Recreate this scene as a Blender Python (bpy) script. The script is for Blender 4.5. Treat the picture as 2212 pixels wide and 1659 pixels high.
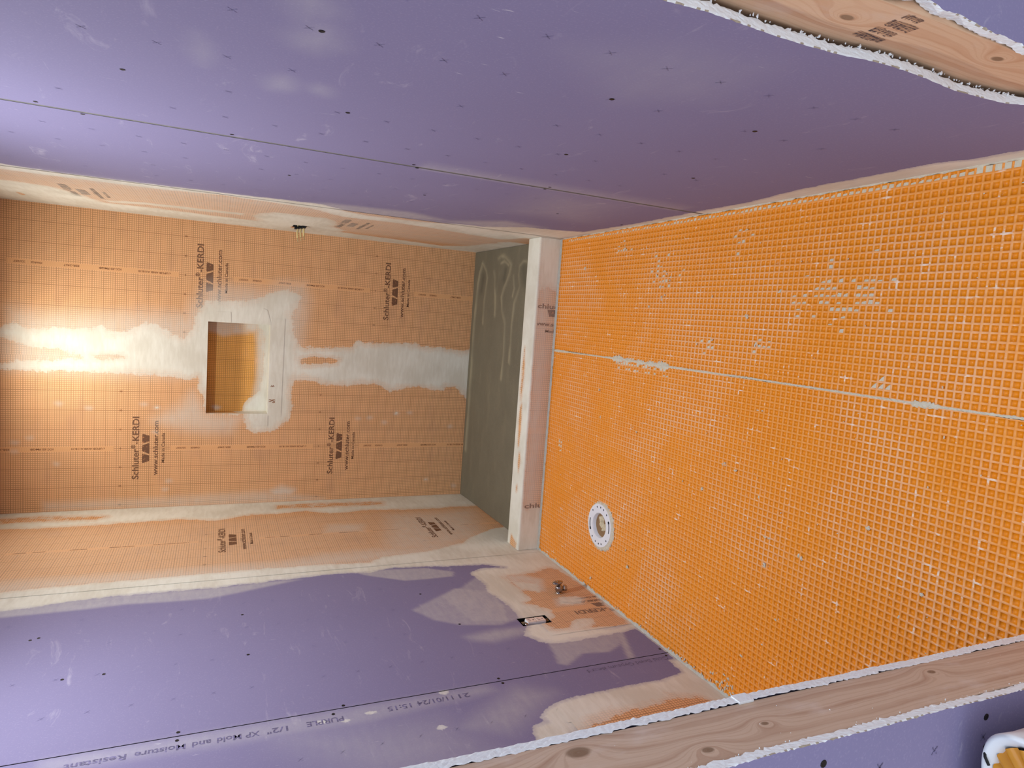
import bpy, math, random
import numpy as np
from mathutils import Vector, Matrix

random.seed(7); rng = np.random.default_rng(7)
S = bpy.context.scene
C = S.collection
for o in list(bpy.data.objects): bpy.data.objects.remove(o)

# ------------------------------------------------------------------ camera
W = 1.530                                  # room width (x 0..W); back wall y=0, floor z=0
CAM = (1.12844, -3.90706, 1.48845)
YAW, PITCH, ROLL, FPX = -0.104847, 0.418926, 0.0281734, 1427.74
cy_, sy_, cp_, sp_ = math.cos(YAW), math.sin(YAW), math.cos(PITCH), math.sin(PITCH)
fwd = Vector((sy_*cp_, cy_*cp_, -sp_)); rgt = Vector((cy_, -sy_, 0)); upv = rgt.cross(fwd)
r2 = rgt*math.cos(ROLL) + upv*math.sin(ROLL); u2 = upv*math.cos(ROLL) - rgt*math.sin(ROLL)
cd = bpy.data.cameras.new('camera'); cam = bpy.data.objects.new('camera', cd); C.objects.link(cam)
# the photograph is turned on its side: picture right = down in the room, picture up = right in the room
px_r, px_u = -u2, r2
m = Matrix.Identity(4)
for i in range(3):
    m[i][0] = px_r[i]; m[i][1] = px_u[i]; m[i][2] = -fwd[i]; m[i][3] = CAM[i]
cam.matrix_world = m
cd.sensor_fit = 'HORIZONTAL'; cd.sensor_width = 36; cd.lens = 36*FPX/2212
cd.clip_start = 0.02
S.camera = cam

# ------------------------------------------------------------------ world, exposure
S.view_settings.view_transform = 'Standard'; S.view_settings.look = 'None'
S.view_settings.gamma = 1; S.view_settings.use_curve_mapping = False
S.view_settings.exposure = 0.36
S.cycles.max_bounces = 4; S.cycles.diffuse_bounces = 3; S.cycles.use_light_tree = False; S.cycles.glossy_bounces = 2
S.cycles.caustics_reflective = False; S.cycles.caustics_refractive = False
wd = bpy.data.worlds.new('hall_daylight'); S.world = wd; wd.use_nodes = True
wd.node_tree.nodes['Background'].inputs[0].default_value = (0.78, 0.87, 1.0, 1)
wd.node_tree.nodes['Background'].inputs[1].default_value = 1.15
SHOWER_W, ROOM_W, PW = 7.4, 22.5, 1.0
SHOWER_COL, ROOM_COL = (1.0, 0.98, 0.88), (0.90, 0.97, 1.0)

# ------------------------------------------------------------------ helpers
def lin(r, g, b):
    f = lambda c: (c/255/12.92) if c/255 <= 0.04045 else ((c/255+0.055)/1.055)**2.4
    return (f(r), f(g), f(b), 1)

def link(ob, parent=None):
    C.objects.link(ob)
    if parent is not None: ob.parent = parent
    return ob
def tag(o, label=None, cat=None, group=None, kind=None):
    if label: o['label'] = label
    if cat: o['category'] = cat
    if group: o['group'] = group
    if kind: o['kind'] = kind
    return o
def empty(name, loc):
    o = bpy.data.objects.new(name, None); o.location = loc; o.empty_display_size = .05
    C.objects.link(o); bpy.context.view_layer.update(); return o
def mesh_ob(name, verts, faces, mat, parent=None, smooth=False, mats=None, midx=None):
    me = bpy.data.meshes.new(name)
    me.from_pydata([tuple(v) for v in verts], [], [tuple(f) for f in faces]); me.update()
    for mm in (mats or [mat]): me.materials.append(mm)
    if midx is not None: me.polygons.foreach_set('material_index', np.asarray(midx, dtype=np.int32))
    if smooth: me.polygons.foreach_set('use_smooth', np.ones(len(me.polygons), dtype=bool))
    o = bpy.data.objects.new(name, me); link(o)
    if parent is not None:
        o.parent = parent; o.matrix_parent_inverse = parent.matrix_world.inverted()
    return o
class MB:
    def __init__(s): s.v = []; s.f = []; s.m = []
    def add(s, v, f, mi=0):
        n = len(s.v); s.v += [tuple(a) for a in v]; s.f += [tuple(i+n for i in q) for q in f]; s.m += [mi]*len(f)
    def box(s, a, b, mi=0, bev=0):
        x0, y0, z0 = a; x1, y1, z1 = b
        if bev <= 0:
            v = [(x0,y0,z0),(x1,y0,z0),(x1,y1,z0),(x0,y1,z0),(x0,y0,z1),(x1,y0,z1),(x1,y1,z1),(x0,y1,z1)]
            s.add(v, [(0,3,2,1),(4,5,6,7),(0,1,5,4),(1,2,6,5),(2,3,7,6),(3,0,4,7)], mi)
        else:
            import bmesh
            bm = bmesh.new(); bmesh.ops.create_cube(bm, size=1)
            for q in bm.verts:
                q.co = ((x0+x1)/2+q.co.x*(x1-x0), (y0+y1)/2+q.co.y*(y1-y0), (z0+z1)/2+q.co.z*(z1-z0))
            bmesh.ops.bevel(bm, geom=list(bm.edges), offset=bev, segments=2, affect='EDGES', profile=.5)
            bm.verts.index_update()
            s.add([q.co[:] for q in bm.verts], [[q.index for q in f.verts] for f in bm.faces], mi); bm.free()
    def lathe(s, prof, org, ax, n=24, mi=0, cap=True, sx=1, sy=1):
        ax = Vector(ax).normalized(); t = Vector((0,0,1)) if abs(ax.z) < .9 else Vector((1,0,0))
        a = ax.cross(t).normalized(); b = ax.cross(a); o = Vector(org); v = []; f = []
        for (r, h) in prof:
            for k in range(n):
                w = 2*math.pi*k/n; v.append(o + ax*h + a*(r*sx*math.cos(w)) + b*(r*sy*math.sin(w)))
        for i in range(len(prof)-1):
            for k in range(n):
                f.append((i*n+k, i*n+(k+1)%n, (i+1)*n+(k+1)%n, (i+1)*n+k))
        if cap:
            f.append(tuple(range(n))[::-1]); f.append(tuple((len(prof)-1)*n+k for k in range(n)))
        s.add(v, f, mi)
    def tube(s, pts, r, n=8, mi=0):
        pts = [Vector(q) for q in pts]; v = []; f = []
        for i, q in enumerate(pts):
            d = (pts[min(i+1, len(pts)-1)] - pts[max(i-1, 0)]).normalized()
            t = Vector((0,0,1)) if abs(d.z) < .9 else Vector((1,0,0)); a = d.cross(t).normalized(); b = d.cross(a)
            rr = r[i] if isinstance(r, (list, tuple)) else r
            for k in range(n):
                w = 2*math.pi*k/n; v.append(q + a*rr*math.cos(w) + b*rr*math.sin(w))
        for i in range(len(pts)-1):
            for k in range(n): f.append((i*n+k, i*n+(k+1)%n, (i+1)*n+(k+1)%n, (i+1)*n+k))
        f.append(tuple(range(n))[::-1]); f.append(tuple((len(pts)-1)*n+k for k in range(n)))
        s.add(v, f, mi)
    def blob(s, c, r, sq=.5, mi=0, jit=.35):
        # small lumpy crumb (24 triangles)
        v = []; f = []; n = 6
        ph = random.random()*6
        el = random.uniform(.6, 1.5)
        for k in range(n):
            w = ph + 2*math.pi*k/n; q = r*(1+random.uniform(-jit, jit))
            v.append((c[0]+q*el*math.cos(w), c[1]+q/el*math.sin(w), c[2]))
        for k in range(n):
            w = ph + .4 + 2*math.pi*k/n; q = .65*r*(1+random.uniform(-jit, jit))
            v.append((c[0]+q*el*math.cos(w), c[1]+q/el*math.sin(w), c[2]+r*sq*random.uniform(.6, 1)))
        v.append((c[0], c[1], c[2]+r*sq*1.15))
        for k in range(n):
            f += [(k, (k+1)%n, n+(k+1)%n, n+k), (n+k, n+(k+1)%n, 2*n)]
        s.add(v, f, mi)
    def build(s, name, mat, parent=None, smooth=False, mats=None):
        return mesh_ob(name, s.v, s.f, mat, parent, smooth, mats, s.m if mats else None)

def poly_sdf(P, poly):
    """signed distance of points P (n,2) to a closed polygon: positive inside"""
    A = np.asarray(poly, float); B = np.roll(A, -1, 0)
    d2 = np.full(len(P), 1e9); ins = np.zeros(len(P), bool)
    for a, b in zip(A, B):
        e = b-a; w = P-a; t = np.clip((w@e)/max(e@e, 1e-12), 0, 1)
        q = w - t[:, None]*e; d2 = np.minimum(d2, (q*q).sum(1))
        c = (a[1] > P[:, 1]) != (b[1] > P[:, 1])
        if abs(e[1]) > 1e-12:
            ins ^= c & (P[:, 0] < e[0]*(P[:, 1]-a[1])/e[1]+a[0])
    return np.where(ins, 1, -1)*np.sqrt(d2)
def vnoise(P, sx, sy, seed):
    r = np.random.default_rng(seed).random((257, 257)); x = P[:, 0]/sx+37.3; y = P[:, 1]/sy+11.7
    xi = np.floor(x).astype(int); yi = np.floor(y).astype(int); fx = x-xi; fy = y-yi
    fx = fx*fx*(3-2*fx); fy = fy*fy*(3-2*fy); g = lambda a, b: r[a % 256, b % 256]
    return (g(xi, yi)*(1-fx)+g(xi+1, yi)*fx)*(1-fy)+(g(xi, yi+1)*(1-fx)+g(xi+1, yi+1)*fx)*fy
def fields(P, ops):
    """thinset / compound smears: 'coat' = opaque layer (0.5 is its edge), 'film' = thin translucent wipe"""
    coat = np.full(len(P), -1.); film = np.zeros(len(P))
    for kind, poly, feather, amt in ops:
        A = np.asarray(poly); lo = A.min(0)-feather*3; hi = A.max(0)+feather*3
        m_ = ((P >= lo) & (P <= hi)).all(1)
        if not m_.any(): continue
        s2 = .5+.5*np.clip(poly_sdf(P[m_], poly)/feather, -3, 3); s = np.clip(s2, 0, 1)
        if kind == 'coat': coat[m_] = np.maximum(coat[m_], s2 if amt >= 1 else np.minimum(s2, amt))
        elif kind == 'rub': coat[m_] = np.minimum(coat[m_], (1-s2) if amt >= 1 else np.maximum(1-s2, 1-amt))
        elif kind == 'film': s = s*s*(3-2*s); film[m_] = np.maximum(film[m_], s*amt)
        elif kind == 'wipe': s = s*s*(3-2*s); film[m_] = np.minimum(film[m_], 1-s*amt)
    return coat, film
def set_attr(me, name, arr):
    a = me.attributes.new(name, 'FLOAT', 'POINT'); a.data.foreach_set('value', np.asarray(arr, np.float32))
def lines(a, b, step, cuts=()):
    n = max(1, int(round((b-a)/step))); L = set(round(a+(b-a)*i/n, 5) for i in range(n+1))
    L |= set(round(c, 5) for c in cuts if a < c < b); return np.array(sorted(L))
def surf(name, us, vs, fn, mat, parent, ops, holes=(), uv=(0, 0), flip=False, smooth=False, uscale=1, mask=None):
    """grid surface in wall coordinates (u,v) metres, with smear attributes and a metric UV map"""
    nu, nv = len(us), len(vs); U, V = np.meshgrid(us, vs, indexing='ij')
    P = np.stack([U.ravel(), V.ravel()], 1); co = fn(P)
    I = np.arange(nu*nv).reshape(nu, nv)
    F = np.stack([I[:-1, :-1], I[1:, :-1], I[1:, 1:], I[:-1, 1:]], -1).reshape(-1, 4)
    cu = ((U[:-1, :-1]+U[1:, 1:])/2).ravel(); cv = ((V[:-1, :-1]+V[1:, 1:])/2).ravel()
    keep = np.ones(len(F), bool)
    for (a, b, c, d) in holes: keep &= ~((cu > a) & (cu < b) & (cv > c) & (cv < d))
    if mask is not None: keep &= mask(np.stack([cu, cv], 1))
    F = F[keep]
    used = np.zeros(len(P), bool); used[F.ravel()] = True
    rm = np.cumsum(used)-1; F = rm[F]; P = P[used]; co = co[used]
    if flip: F = F[:, ::-1]
    me = bpy.data.meshes.new(name)
    me.vertices.add(len(co)); me.vertices.foreach_set('co', co.astype(np.float32).ravel())
    me.loops.add(F.size); me.loops.foreach_set('vertex_index', F.astype(np.int32).ravel())
    me.polygons.add(len(F)); me.polygons.foreach_set('loop_start', np.arange(0, F.size, 4, dtype=np.int32))
    me.update(calc_edges=True)
    coat, film = fields(P, ops); set_attr(me, 'coat', coat); set_attr(me, 'film', film)
    l = me.uv_layers.new(name='UVMap')
    q = (P[F.ravel()]-np.array(uv))*np.array([uscale, 1]); l.data.foreach_set('uv', q.astype(np.float32).ravel())
    me.materials.append(mat)
    if smooth: me.polygons.foreach_set('use_smooth', np.ones(len(F), bool))
    o = bpy.data.objects.new(name, me); link(o, parent)
    return o

# ------------------------------------------------------------------ materials
class NT:
    def __init__(s, name):
        s.m = bpy.data.materials.new(name); s.m.use_nodes = True; s.t = s.m.node_tree; s.t.nodes.clear()
        s.out = s.t.nodes.new('ShaderNodeOutputMaterial'); s.b = s.t.nodes.new('ShaderNodeBsdfPrincipled')
        s.t.links.new(s.b.outputs[0], s.out.inputs[0]); s.b.inputs['Roughness'].default_value = .7
        s.b.inputs['Specular IOR Level'].default_value = .3
    def n(s, typ, **kw):
        q = s.t.nodes.new(typ)
        for k, v in kw.items(): setattr(q, k, v)
        return q
    def plug(s, sock, v):
        if hasattr(v, 'is_output') or isinstance(v, bpy.types.NodeSocket): s.t.links.new(v, sock)
        else: sock.default_value = v
    def math(s, op, a, b=0.0, c=None, clamp=False):
        q = s.n('ShaderNodeMath', operation=op, use_clamp=clamp); s.plug(q.inputs[0], a); s.plug(q.inputs[1], b)
        if c is not None: s.plug(q.inputs[2], c)
        return q.outputs[0]
    def mix(s, f, a, b, typ='MIX'):
        q = s.n('ShaderNodeMix', data_type='RGBA', blend_type=typ); s.plug(q.inputs[0], f); s.plug(q.inputs[6], a); s.plug(q.inputs[7], b)
        return q.outputs[2]
    def step(s, x, a, b):
        q = s.n('ShaderNodeMapRange', interpolation_type='SMOOTHSTEP'); s.plug(q.inputs[0], x)
        q.inputs[1].default_value = a; q.inputs[2].default_value = b; return q.outputs[0]
    def coord(s, kind='Object'): return s.n('ShaderNodeTexCoord').outputs[kind]
    def scale(s, vec, sc):
        q = s.n('ShaderNodeVectorMath', operation='MULTIPLY'); s.plug(q.inputs[0], vec); q.inputs[1].default_value = sc; return q.outputs[0]
    def noise(s, vec, sc, det=4, rough=.55, dist=0):
        q = s.n('ShaderNodeTexNoise'); s.plug(q.inputs['Vector'], vec); q.inputs['Scale'].default_value = sc
        q.inputs['Detail'].default_value = det; q.inputs['Roughness'].default_value = rough; q.inputs['Distortion'].default_value = dist
        return q.outputs[0]
    def attr(s, name): return s.n('ShaderNodeAttribute', attribute_name=name).outputs['Fac']
    def sep(s, vec):
        q = s.n('ShaderNodeSeparateXYZ'); s.plug(q.inputs[0], vec); return q.outputs
    def bump(s, h, strength=.3, dist=.002):
        q = s.n('ShaderNodeBump'); q.inputs['Strength'].default_value = strength; q.inputs['Distance'].default_value = dist
        s.plug(q.inputs['Height'], h); s.t.links.new(q.outputs[0], s.b.inputs['Normal'])
    def col(s, c): s.plug(s.b.inputs['Base Color'], c)

COAT_A, COAT_B = lin(229, 227, 216), lin(211, 206, 192)
FILM = lin(212, 208, 199)
def smear(N, base, obj, bumpsrc=None, bump=False, coat_a=COAT_A, coat_b=COAT_B, film=FILM, streak=(3, 3, 14)):
    """lay film and coat over a base colour"""
    n1 = N.noise(N.scale(obj, (1, 1.5, 1)), 16, 5, .80); n2 = N.noise(N.scale(obj, streak), 4, 3, .6); n3 = N.noise(obj, 4.5, 1)
    c = N.math('ADD', N.attr('coat'), N.math('MULTIPLY', N.math('SUBTRACT', n1, .5), 1.5))
    cm = N.step(c, .40, .60)
    thin = N.math('MULTIPLY', N.math('SUBTRACT', 1, N.step(N.math('ADD', c, N.math('MULTIPLY', n3, .8)), .9, 1.7)), .38)   # the layer is thinner near its edge
    cm = N.math('MULTIPLY', cm, N.math('SUBTRACT', 1, thin))
    f = N.math('MULTIPLY', N.attr('film'), N.math('ADD', .2, N.math('MULTIPLY', N.math('ADD', n2, n1), .75)), clamp=True)
    q = N.mix(f, base, film)
    cc = N.mix(N.step(N.math('ADD', N.math('MULTIPLY', n2, .4), N.math('MULTIPLY', n3, .6)), .35, .65), coat_a, coat_b)
    q = N.mix(cm, q, cc)
    N.col(q)
    if bumpsrc is not None: N.bump(bumpsrc, .3, .0012)
    return cm, f

def purple_mat(name, base=(135, 127, 161), base2=(127, 119, 153)):
    N = NT(name); ob = N.coord(); ob2 = N.scale(ob, (1, 1.6, .8))
    big = N.noise(ob, 2.2, 1); fine = N.noise(ob, 260, 2)
    c = N.mix(big, lin(*base), lin(*base2))
    c = N.mix(N.math('MULTIPLY', N.step(fine, .52, .75), .10), c, lin(200, 190, 215))
    # chalky scuffs and dust wipes
    s1 = N.noise(N.scale(ob, (2, 1.0, 3.2)), 5.5, 4, .68, 1.2)
    c = N.mix(N.math('MULTIPLY', N.step(s1, .60, .80), .34), c, lin(205, 197, 208))
    s2 = N.noise(N.scale(ob, (1, 9, 1.6)), 9, 3, .6, .4); s3 = N.noise(ob, 3.1, 1)
    k = N.math('MULTIPLY', N.step(s2, .69, .76), N.step(s3, .5, .62))
    c = N.mix(N.math('MULTIPLY', k, .45), c, lin(220, 214, 220))
    smear(N, c, ob)
    N.b.inputs['Roughness'].default_value = .82
    return N.m
PURPLE = purple_mat('purple_gypsum_paper')
PURPLE_HALL = PURPLE

def kerdi_mat(name, c0=(236, 187, 140), c1=(227, 174, 123)):
    N = NT(name); ob = N.coord(); uv = N.coord('UV'); sx = N.sep(uv); u, v = sx[0], sx[1]
    w = N.noise(ob, 9, 3, .6); fl = N.noise(ob, 420, 2)
    base = N.mix(w, lin(*c0), lin(*c1))
    base = N.mix(N.math('MULTIPLY', N.step(fl, .50, .72), .35), base, lin(240, 190, 150))
    # mottled darker damp / pressed areas
    base = N.mix(N.math('MULTIPLY', N.step(N.noise(N.scale(ob, (1, 1, 2)), 5, 2), .52, .75), .25), base, lin(190, 150, 125))
    def ln(t, per, wd):
        d = N.math('PINGPONG', t, per/2)
        q = N.n('ShaderNodeMapRange', interpolation_type='SMOOTHSTEP'); N.plug(q.inputs[0], d)
        q.inputs[1].default_value = wd*.35; q.inputs[2].default_value = wd; q.inputs[3].default_value = 1; q.inputs[4].default_value = 0
        return q.outputs[0]
    g = N.math('MAXIMUM', N.math('MULTIPLY', ln(u, .01, .0019), .54), N.math('MULTIPLY', ln(v, .01, .0019), .54))
    g = N.math('MAXIMUM', g, N.math('MULTIPLY', N.math('MAXIMUM', ln(u, .1, .0028), ln(v, .05, .0024)), .62))
    band = N.math('MULTIPLY', N.math('LESS_THAN', N.math('ABSOLUTE', u), .0125), N.math('GREATER_THAN', N.math('FRACT', v), .262))
    g = N.math('MULTIPLY', g, N.math('SUBTRACT', 1, band))
    c = N.mix(N.math('MULTIPLY', band, .6), base, lin(216, 160, 110))
    c = N.mix(g, c, lin(122, 74, 40))
    smear(N, c, ob, N.math('MULTIPLY', fl, .25))
    N.b.inputs['Roughness'].default_value = .8
    return N.m
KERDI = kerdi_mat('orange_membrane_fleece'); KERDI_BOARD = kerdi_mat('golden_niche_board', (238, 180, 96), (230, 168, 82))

def print_mat(name, col, amount=.85):
    N = NT(name); ob = N.coord(); wear = N.noise(ob, 120, 3, .6)
    c = N.mix(N.math('MULTIPLY', N.step(wear, .25, .42), amount), lin(214, 146, 98), lin(*col))
    smear(N, c, ob); return N.m
INK = print_mat('brown_print', (78, 58, 46)); INK_SMALL = print_mat('small_brown_print', (120, 80, 50), .9)
def ink_on_purple(name, col, a):
    N = NT(name); ob = N.coord(); wear = N.noise(ob, 90, 4, .65)
    c = N.mix(N.math('MULTIPLY', N.step(wear, .34, .58), a), lin(130, 122, 162), lin(*col)); smear(N, c, ob); return N.m
INK_BOARD = ink_on_purple('grey_board_print', (90, 84, 106), .8); INK_FAINT = ink_on_purple('faint_board_print', (108, 101, 132), .6)

def simple(name, col, rough=.6, metal=0, spec=.4, var=None, nscale=60, bump=0, bd=.001):
    N = NT(name); N.b.inputs['Roughness'].default_value = rough; N.b.inputs['Metallic'].default_value = metal
    N.b.inputs['Specular IOR Level'].default_value = spec
    ob = N.coord(); n = N.noise(ob, nscale, 4)
    N.col(N.mix(n, lin(*col), lin(*(var or tuple(int(c*.9) for c in col)))))
    if bump: N.bump(n, bump, bd)
    return N.m
GYP = simple('gypsum_core', (240, 242, 244), .9, var=(228, 232, 236), nscale=220, bump=.5, bd=.0015)
PAPER = simple('torn_brown_paper', (150, 134, 112), .9, var=(190, 180, 165), nscale=300)
DARK = simple('dark_void', (12, 12, 14), .9, spec=.1)
BLACKP = simple('black_plastic', (16, 16, 18), .5)
WHITEP = simple('white_pvc', (232, 232, 236), .35, var=(222, 222, 230), nscale=20)
IVORY = simple('almond_receptacle', (236, 222, 212), .4, var=(228, 212, 202))
CHROME = simple('chrome', (168, 160, 158), .24, 1, var=(150, 142, 140))
STEEL = simple('zinc_steel', (150, 140, 120), .4, 1)
THIN = simple('thinset_white', (222, 214, 196), .9, var=(188, 180, 160), nscale=120, bump=.8, bd=.002)
THING = simple('thinset_grey', (168, 165, 156), .95, var=(205, 202, 192), nscale=90, bump=.8, bd=.002)
TAPE = simple('cream_wire', (222, 200, 140), .5)
SUBF = simple('subfloor', (150, 118, 84), .9, var=(128, 98, 68), nscale=14)
CEIL = simple('white_ceiling_paint', (225, 222, 216), .9)
RAG = simple('cream_crumpled_paper', (222, 208, 178), .7, var=(198, 182, 150), nscale=30)
GOLD = simple('golden_plastic', (232, 164, 60), .22, var=(216, 144, 44), nscale=12, spec=.6)
SACK = simple('white_sack', (226, 228, 232), .5, var=(210, 213, 220), nscale=10)

def wood_mat(name, knots, c0, c1, c2, dust=.35, freq=150):
    """flat-sawn stud: UV.x across the face, UV.y along it, grain bends round the knots"""
    N = NT(name); uv = N.coord('UV'); ob = N.coord(); s = N.sep(uv); u, v = s[0], s[1]
    ph = N.math('ADD', N.math('MULTIPLY', u, freq), N.math('MULTIPLY', N.noise(N.scale(uv, (10, 2.2, 1)), 1, 4, .6), 7.0))
    kn = None
    for (ku, kv, r) in knots:
        du = N.math('SUBTRACT', u, ku); dv = N.math('MULTIPLY', N.math('SUBTRACT', v, kv), .55)
        d = N.math('SQRT', N.math('ADD', N.math('MULTIPLY', du, du), N.math('MULTIPLY', dv, dv)))
        e = N.math('MULTIPLY', N.math('POWER', 2.718, N.math('MULTIPLY', d, -1/(r*1.9))), 14)
        ph = N.math('ADD', ph, e)
        kk = N.math('SUBTRACT', 1, N.step(d, r*.55, r*.95)); kn = kk if kn is None else N.math('MAXIMUM', kn, kk)
    rings = N.step(N.math('SINE', ph), .2, 1.0); fine = N.step(N.math('SINE', N.math('MULTIPLY', ph, 3.7)), .3, 1.0)
    fib = N.noise(N.scale(uv, (700, 18, 1)), 1, 3, .6); amt = N.noise(N.scale(uv, (30, 5, 1)), 1, 3)
    c = N.mix(fib, lin(*c0), lin(*c1)); c = N.mix(N.math('MULTIPLY', N.math('MULTIPLY', rings, amt), .6), c, lin(*c2))
    c = N.mix(N.math('MULTIPLY', N.math('MULTIPLY', fine, amt), .35), c, lin(*c2))
    blotch = N.noise(N.scale(uv, (22, 8, 1)), 1, 4, .6)
    c = N.mix(N.math('MULTIPLY', N.step(blotch, .52, .75), dust), c, lin(222, 206, 196))
    if kn is not None: c = N.mix(N.math('MULTIPLY', kn, .75), c, lin(118, 90, 66))
    N.col(c); N.b.inputs['Roughness'].default_value = .75
    N.bump(N.math('ADD', fib, rings), .25, .0008)
    return N.m
WOOD_L = wood_mat('weathered_stud_wood', [(.020, 1.075, .012), (.067, .915, .0065), (.046, .80, .0045), (.022, .42, .006), (.055, 1.42, .011)],
                  (212, 186, 164), (196, 168, 146), (154, 110, 84), dust=.5, freq=240)
WOOD_R = wood_mat('pale_stud_wood', [(.006, .750, .008), (.031, .474, .008), (.035, 1.2, .011)],
                  (226, 190, 158), (214, 174, 140), (188, 126, 86), dust=.3, freq=150)

# ------------------------------------------------------------------ flat print
_txt = {}
def text_mesh(body):
    if body in _txt: return _txt[body]
    cu = bpy.data.curves.new('t', 'FONT'); cu.body = body; cu.size = 1; cu.resolution_u = 3; cu.offset = .019
    o = bpy.data.objects.new('t', cu); C.objects.link(o); bpy.context.view_layer.update()
    me = bpy.data.meshes.new_from_object(o)
    v = np.array([q.co[:2] for q in me.vertices]).reshape(-1, 2); f = [tuple(p.vertices) for p in me.polygons]
    bpy.data.objects.remove(o); bpy.data.curves.remove(cu); bpy.data.meshes.remove(me)
    v = v - np.array([v[:, 0].min(), 0]); _txt[body] = (v, f); return v, f
class Print:
    """collects flat glyphs in wall coordinates"""
    def __init__(s): s.p = []; s.f = []
    def text(s, body, a, width, cap, ang=0, center=False):
        v, f = text_mesh(body); w = v[:, 0].max()
        sx = (width/w) if width else cap/.72; q = v*np.array([sx, cap/.72])
        if center: q = q - np.array([w*sx/2, cap/2])
        c, sn = math.cos(ang), math.sin(ang)
        q = np.stack([q[:, 0]*c-q[:, 1]*sn+a[0], q[:, 0]*sn+q[:, 1]*c+a[1]], 1)
        n = len(s.p); s.p += list(map(tuple, q)); s.f += [tuple(i+n for i in t) for t in f]
    def poly(s, pts):
        n = len(s.p); s.p += [tuple(q) for q in pts]; s.f.append(tuple(range(n, n+len(pts))))
    def line(s, a, b, w):
        a = np.array(a); b = np.array(b); d = b-a; d = d/np.hypot(*d); nn = np.array([-d[1], d[0]])*w/2
        s.poly([a-nn, b-nn, b+nn, a+nn])
    def build(s, name, fn, mat, parent, ops, flip=False, clip=None):
        P = np.array(s.p)
        f = s.f
        if clip: f = [t for t in f if all(clip[0] <= P[i, 0] <= clip[1] and clip[2] <= P[i, 1] <= clip[3] for i in t)]
        if flip: f = [t[::-1] for t in f]
        co = fn(P); o = mesh_ob(name, co, f, mat)
        coat, film = fields(P, ops); set_attr(o.data, 'coat', coat); set_attr(o.data, 'film', film)
        if parent is not None: o.parent = parent
        return o
def logo(pr, c, g, sgn=1, ang=0):
    """maker's block: c = strip centre, g = bottom of the plain gap; sgn=-1 where u runs to the reader's left"""
    def place(du, dv): return (c+sgn*du, g+dv)
    P = Print()
    P.text('Schluter', (-.166, .148), .163, .031); P.text('®', (-.001, .164), .019, .020); P.text('-KERDI', (.023, .148), .145, .031)
    for k, x0 in enumerate((-.079, -.027, .027)):
        t, b = (.133, .099)
        if k != 1: q = [(x0+.010, b), (x0+.040, b), (x0+.050, t-.004), (x0+.047, t), (x0+.003, t), (x0, t-.004)]
        else: q = [(x0-.003, b+.003), (x0, b), (x0+.052, b), (x0+.055, b+.003), (x0+.042, t), (x0+.012, t)]
        P.poly(q)
    P.text('www.schluter.com', (-.146, .059), .292, .024)
    P.text('Made in Canada', (-.080, .028), .162, .015)
    _merge(pr, P, (c, g), ang, sgn)
def _merge(pr, P, org, ang=0, sgn=1):
    q = np.array(P.p); cs, sn = math.cos(ang), math.sin(ang)
    q = np.stack([q[:, 0]*cs-q[:, 1]*sn, q[:, 0]*sn+q[:, 1]*cs], 1)
    n = len(pr.p); pr.p += [(org[0]+sgn*a, org[1]+b) for a, b in q]; pr.f += [tuple(i+n for i in (t if sgn > 0 else t[::-1])) for t in P.f]
def strip_text(pr, c, g, sgn=1):
    for body, a, b, cap in (('c UPC® ANSI A118.10', .301, .449, .0095), ('ICC-ES PMG®', .524, .621, .0095), ('ESR-2467', .705, .770, .0095), ('CHARGE', .858, .903, .009), ('22/257', .926, .973, .009)):
        P = Print(); P.text(body, (0, 0), b-a, cap, math.pi/2)
        q = np.array(P.p); q[:, 0] += cap/2; P.p = list(map(tuple, q)); _merge(pr, P, (c, g+a), 0, sgn)
def ruler(pr, c, z, lo, hi, sgn=1):
    for k in range(-4, 5):
        if lo <= c+k*.1 <= hi:
            P = Print(); P.text(str(abs(k)*10), (0, 0), None, .009, 0, True); _merge(pr, P, (c+k*.1, z), math.pi/2, sgn)

# wall coordinate maps (u,v) -> room
def fn_back(off): return lambda P: np.stack([P[:, 0], np.full(len(P), -off), P[:, 1]], 1)
def fn_left(off): return lambda P: np.stack([np.full(len(P), off), P[:, 0], P[:, 1]], 1)
def fn_right(off): return lambda P: np.stack([np.full(len(P), W-off), P[:, 0], P[:, 1]], 1)
H = 2.475                                  # ceiling height

# ------------------------------------------------------------------ smear outlines (metres on each wall)
B_band_up = [(0.907,2.5),(0.946,2.398),(0.925,2.333),(0.929,2.212),(0.94,2.087),(0.951,2.024),(0.927,1.985),(0.926,1.939),(0.982,1.84),(0.97,1.786),(0.949,1.744),(0.907,1.653),(0.964,1.619),(1.052,1.599),(1.11,1.558),(1.122,1.493),(1.135,1.331),(1.173,1.256),(1.204,1.18),(1.202,1.102),(1.18,1.061),(1.103,1.106),(1.068,1.121),(0.987,1.102),(0.904,1.083),(0.754,1.053),(0.702,1.095),(0.601,1.111),(0.559,1.094),(0.474,1.107),(0.414,1.192),(0.398,1.278),(0.423,1.34),(0.506,1.358),(0.513,1.544),(0.594,1.553),(0.649,1.583),(0.705,1.592),(0.692,1.62),(0.709,1.719),(0.714,1.822),(0.717,1.956),(0.721,2.086),(0.718,2.273),(0.711,2.363),(0.717,2.416),(0.744,2.5)]
B_band_low = [(0.923,1.109),(0.889,1.044),(0.903,0.922),(0.902,0.779),(0.95,0.755),(0.936,0.694),(0.936,0.606),(0.952,0.464),(0.932,0.333),(0.932,0.239),(0.915,0.103),(0.942,0.0),(0.575,0.0),(0.659,0.095),(0.687,0.117),(0.69,0.185),(0.662,0.203),(0.664,0.279),(0.686,0.356),(0.674,0.466),(0.65,0.538),(0.693,0.612),(0.69,0.717),(0.678,0.836),(0.684,0.937),(0.701,0.971),(0.707,1.053),(0.713,1.117)]
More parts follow.
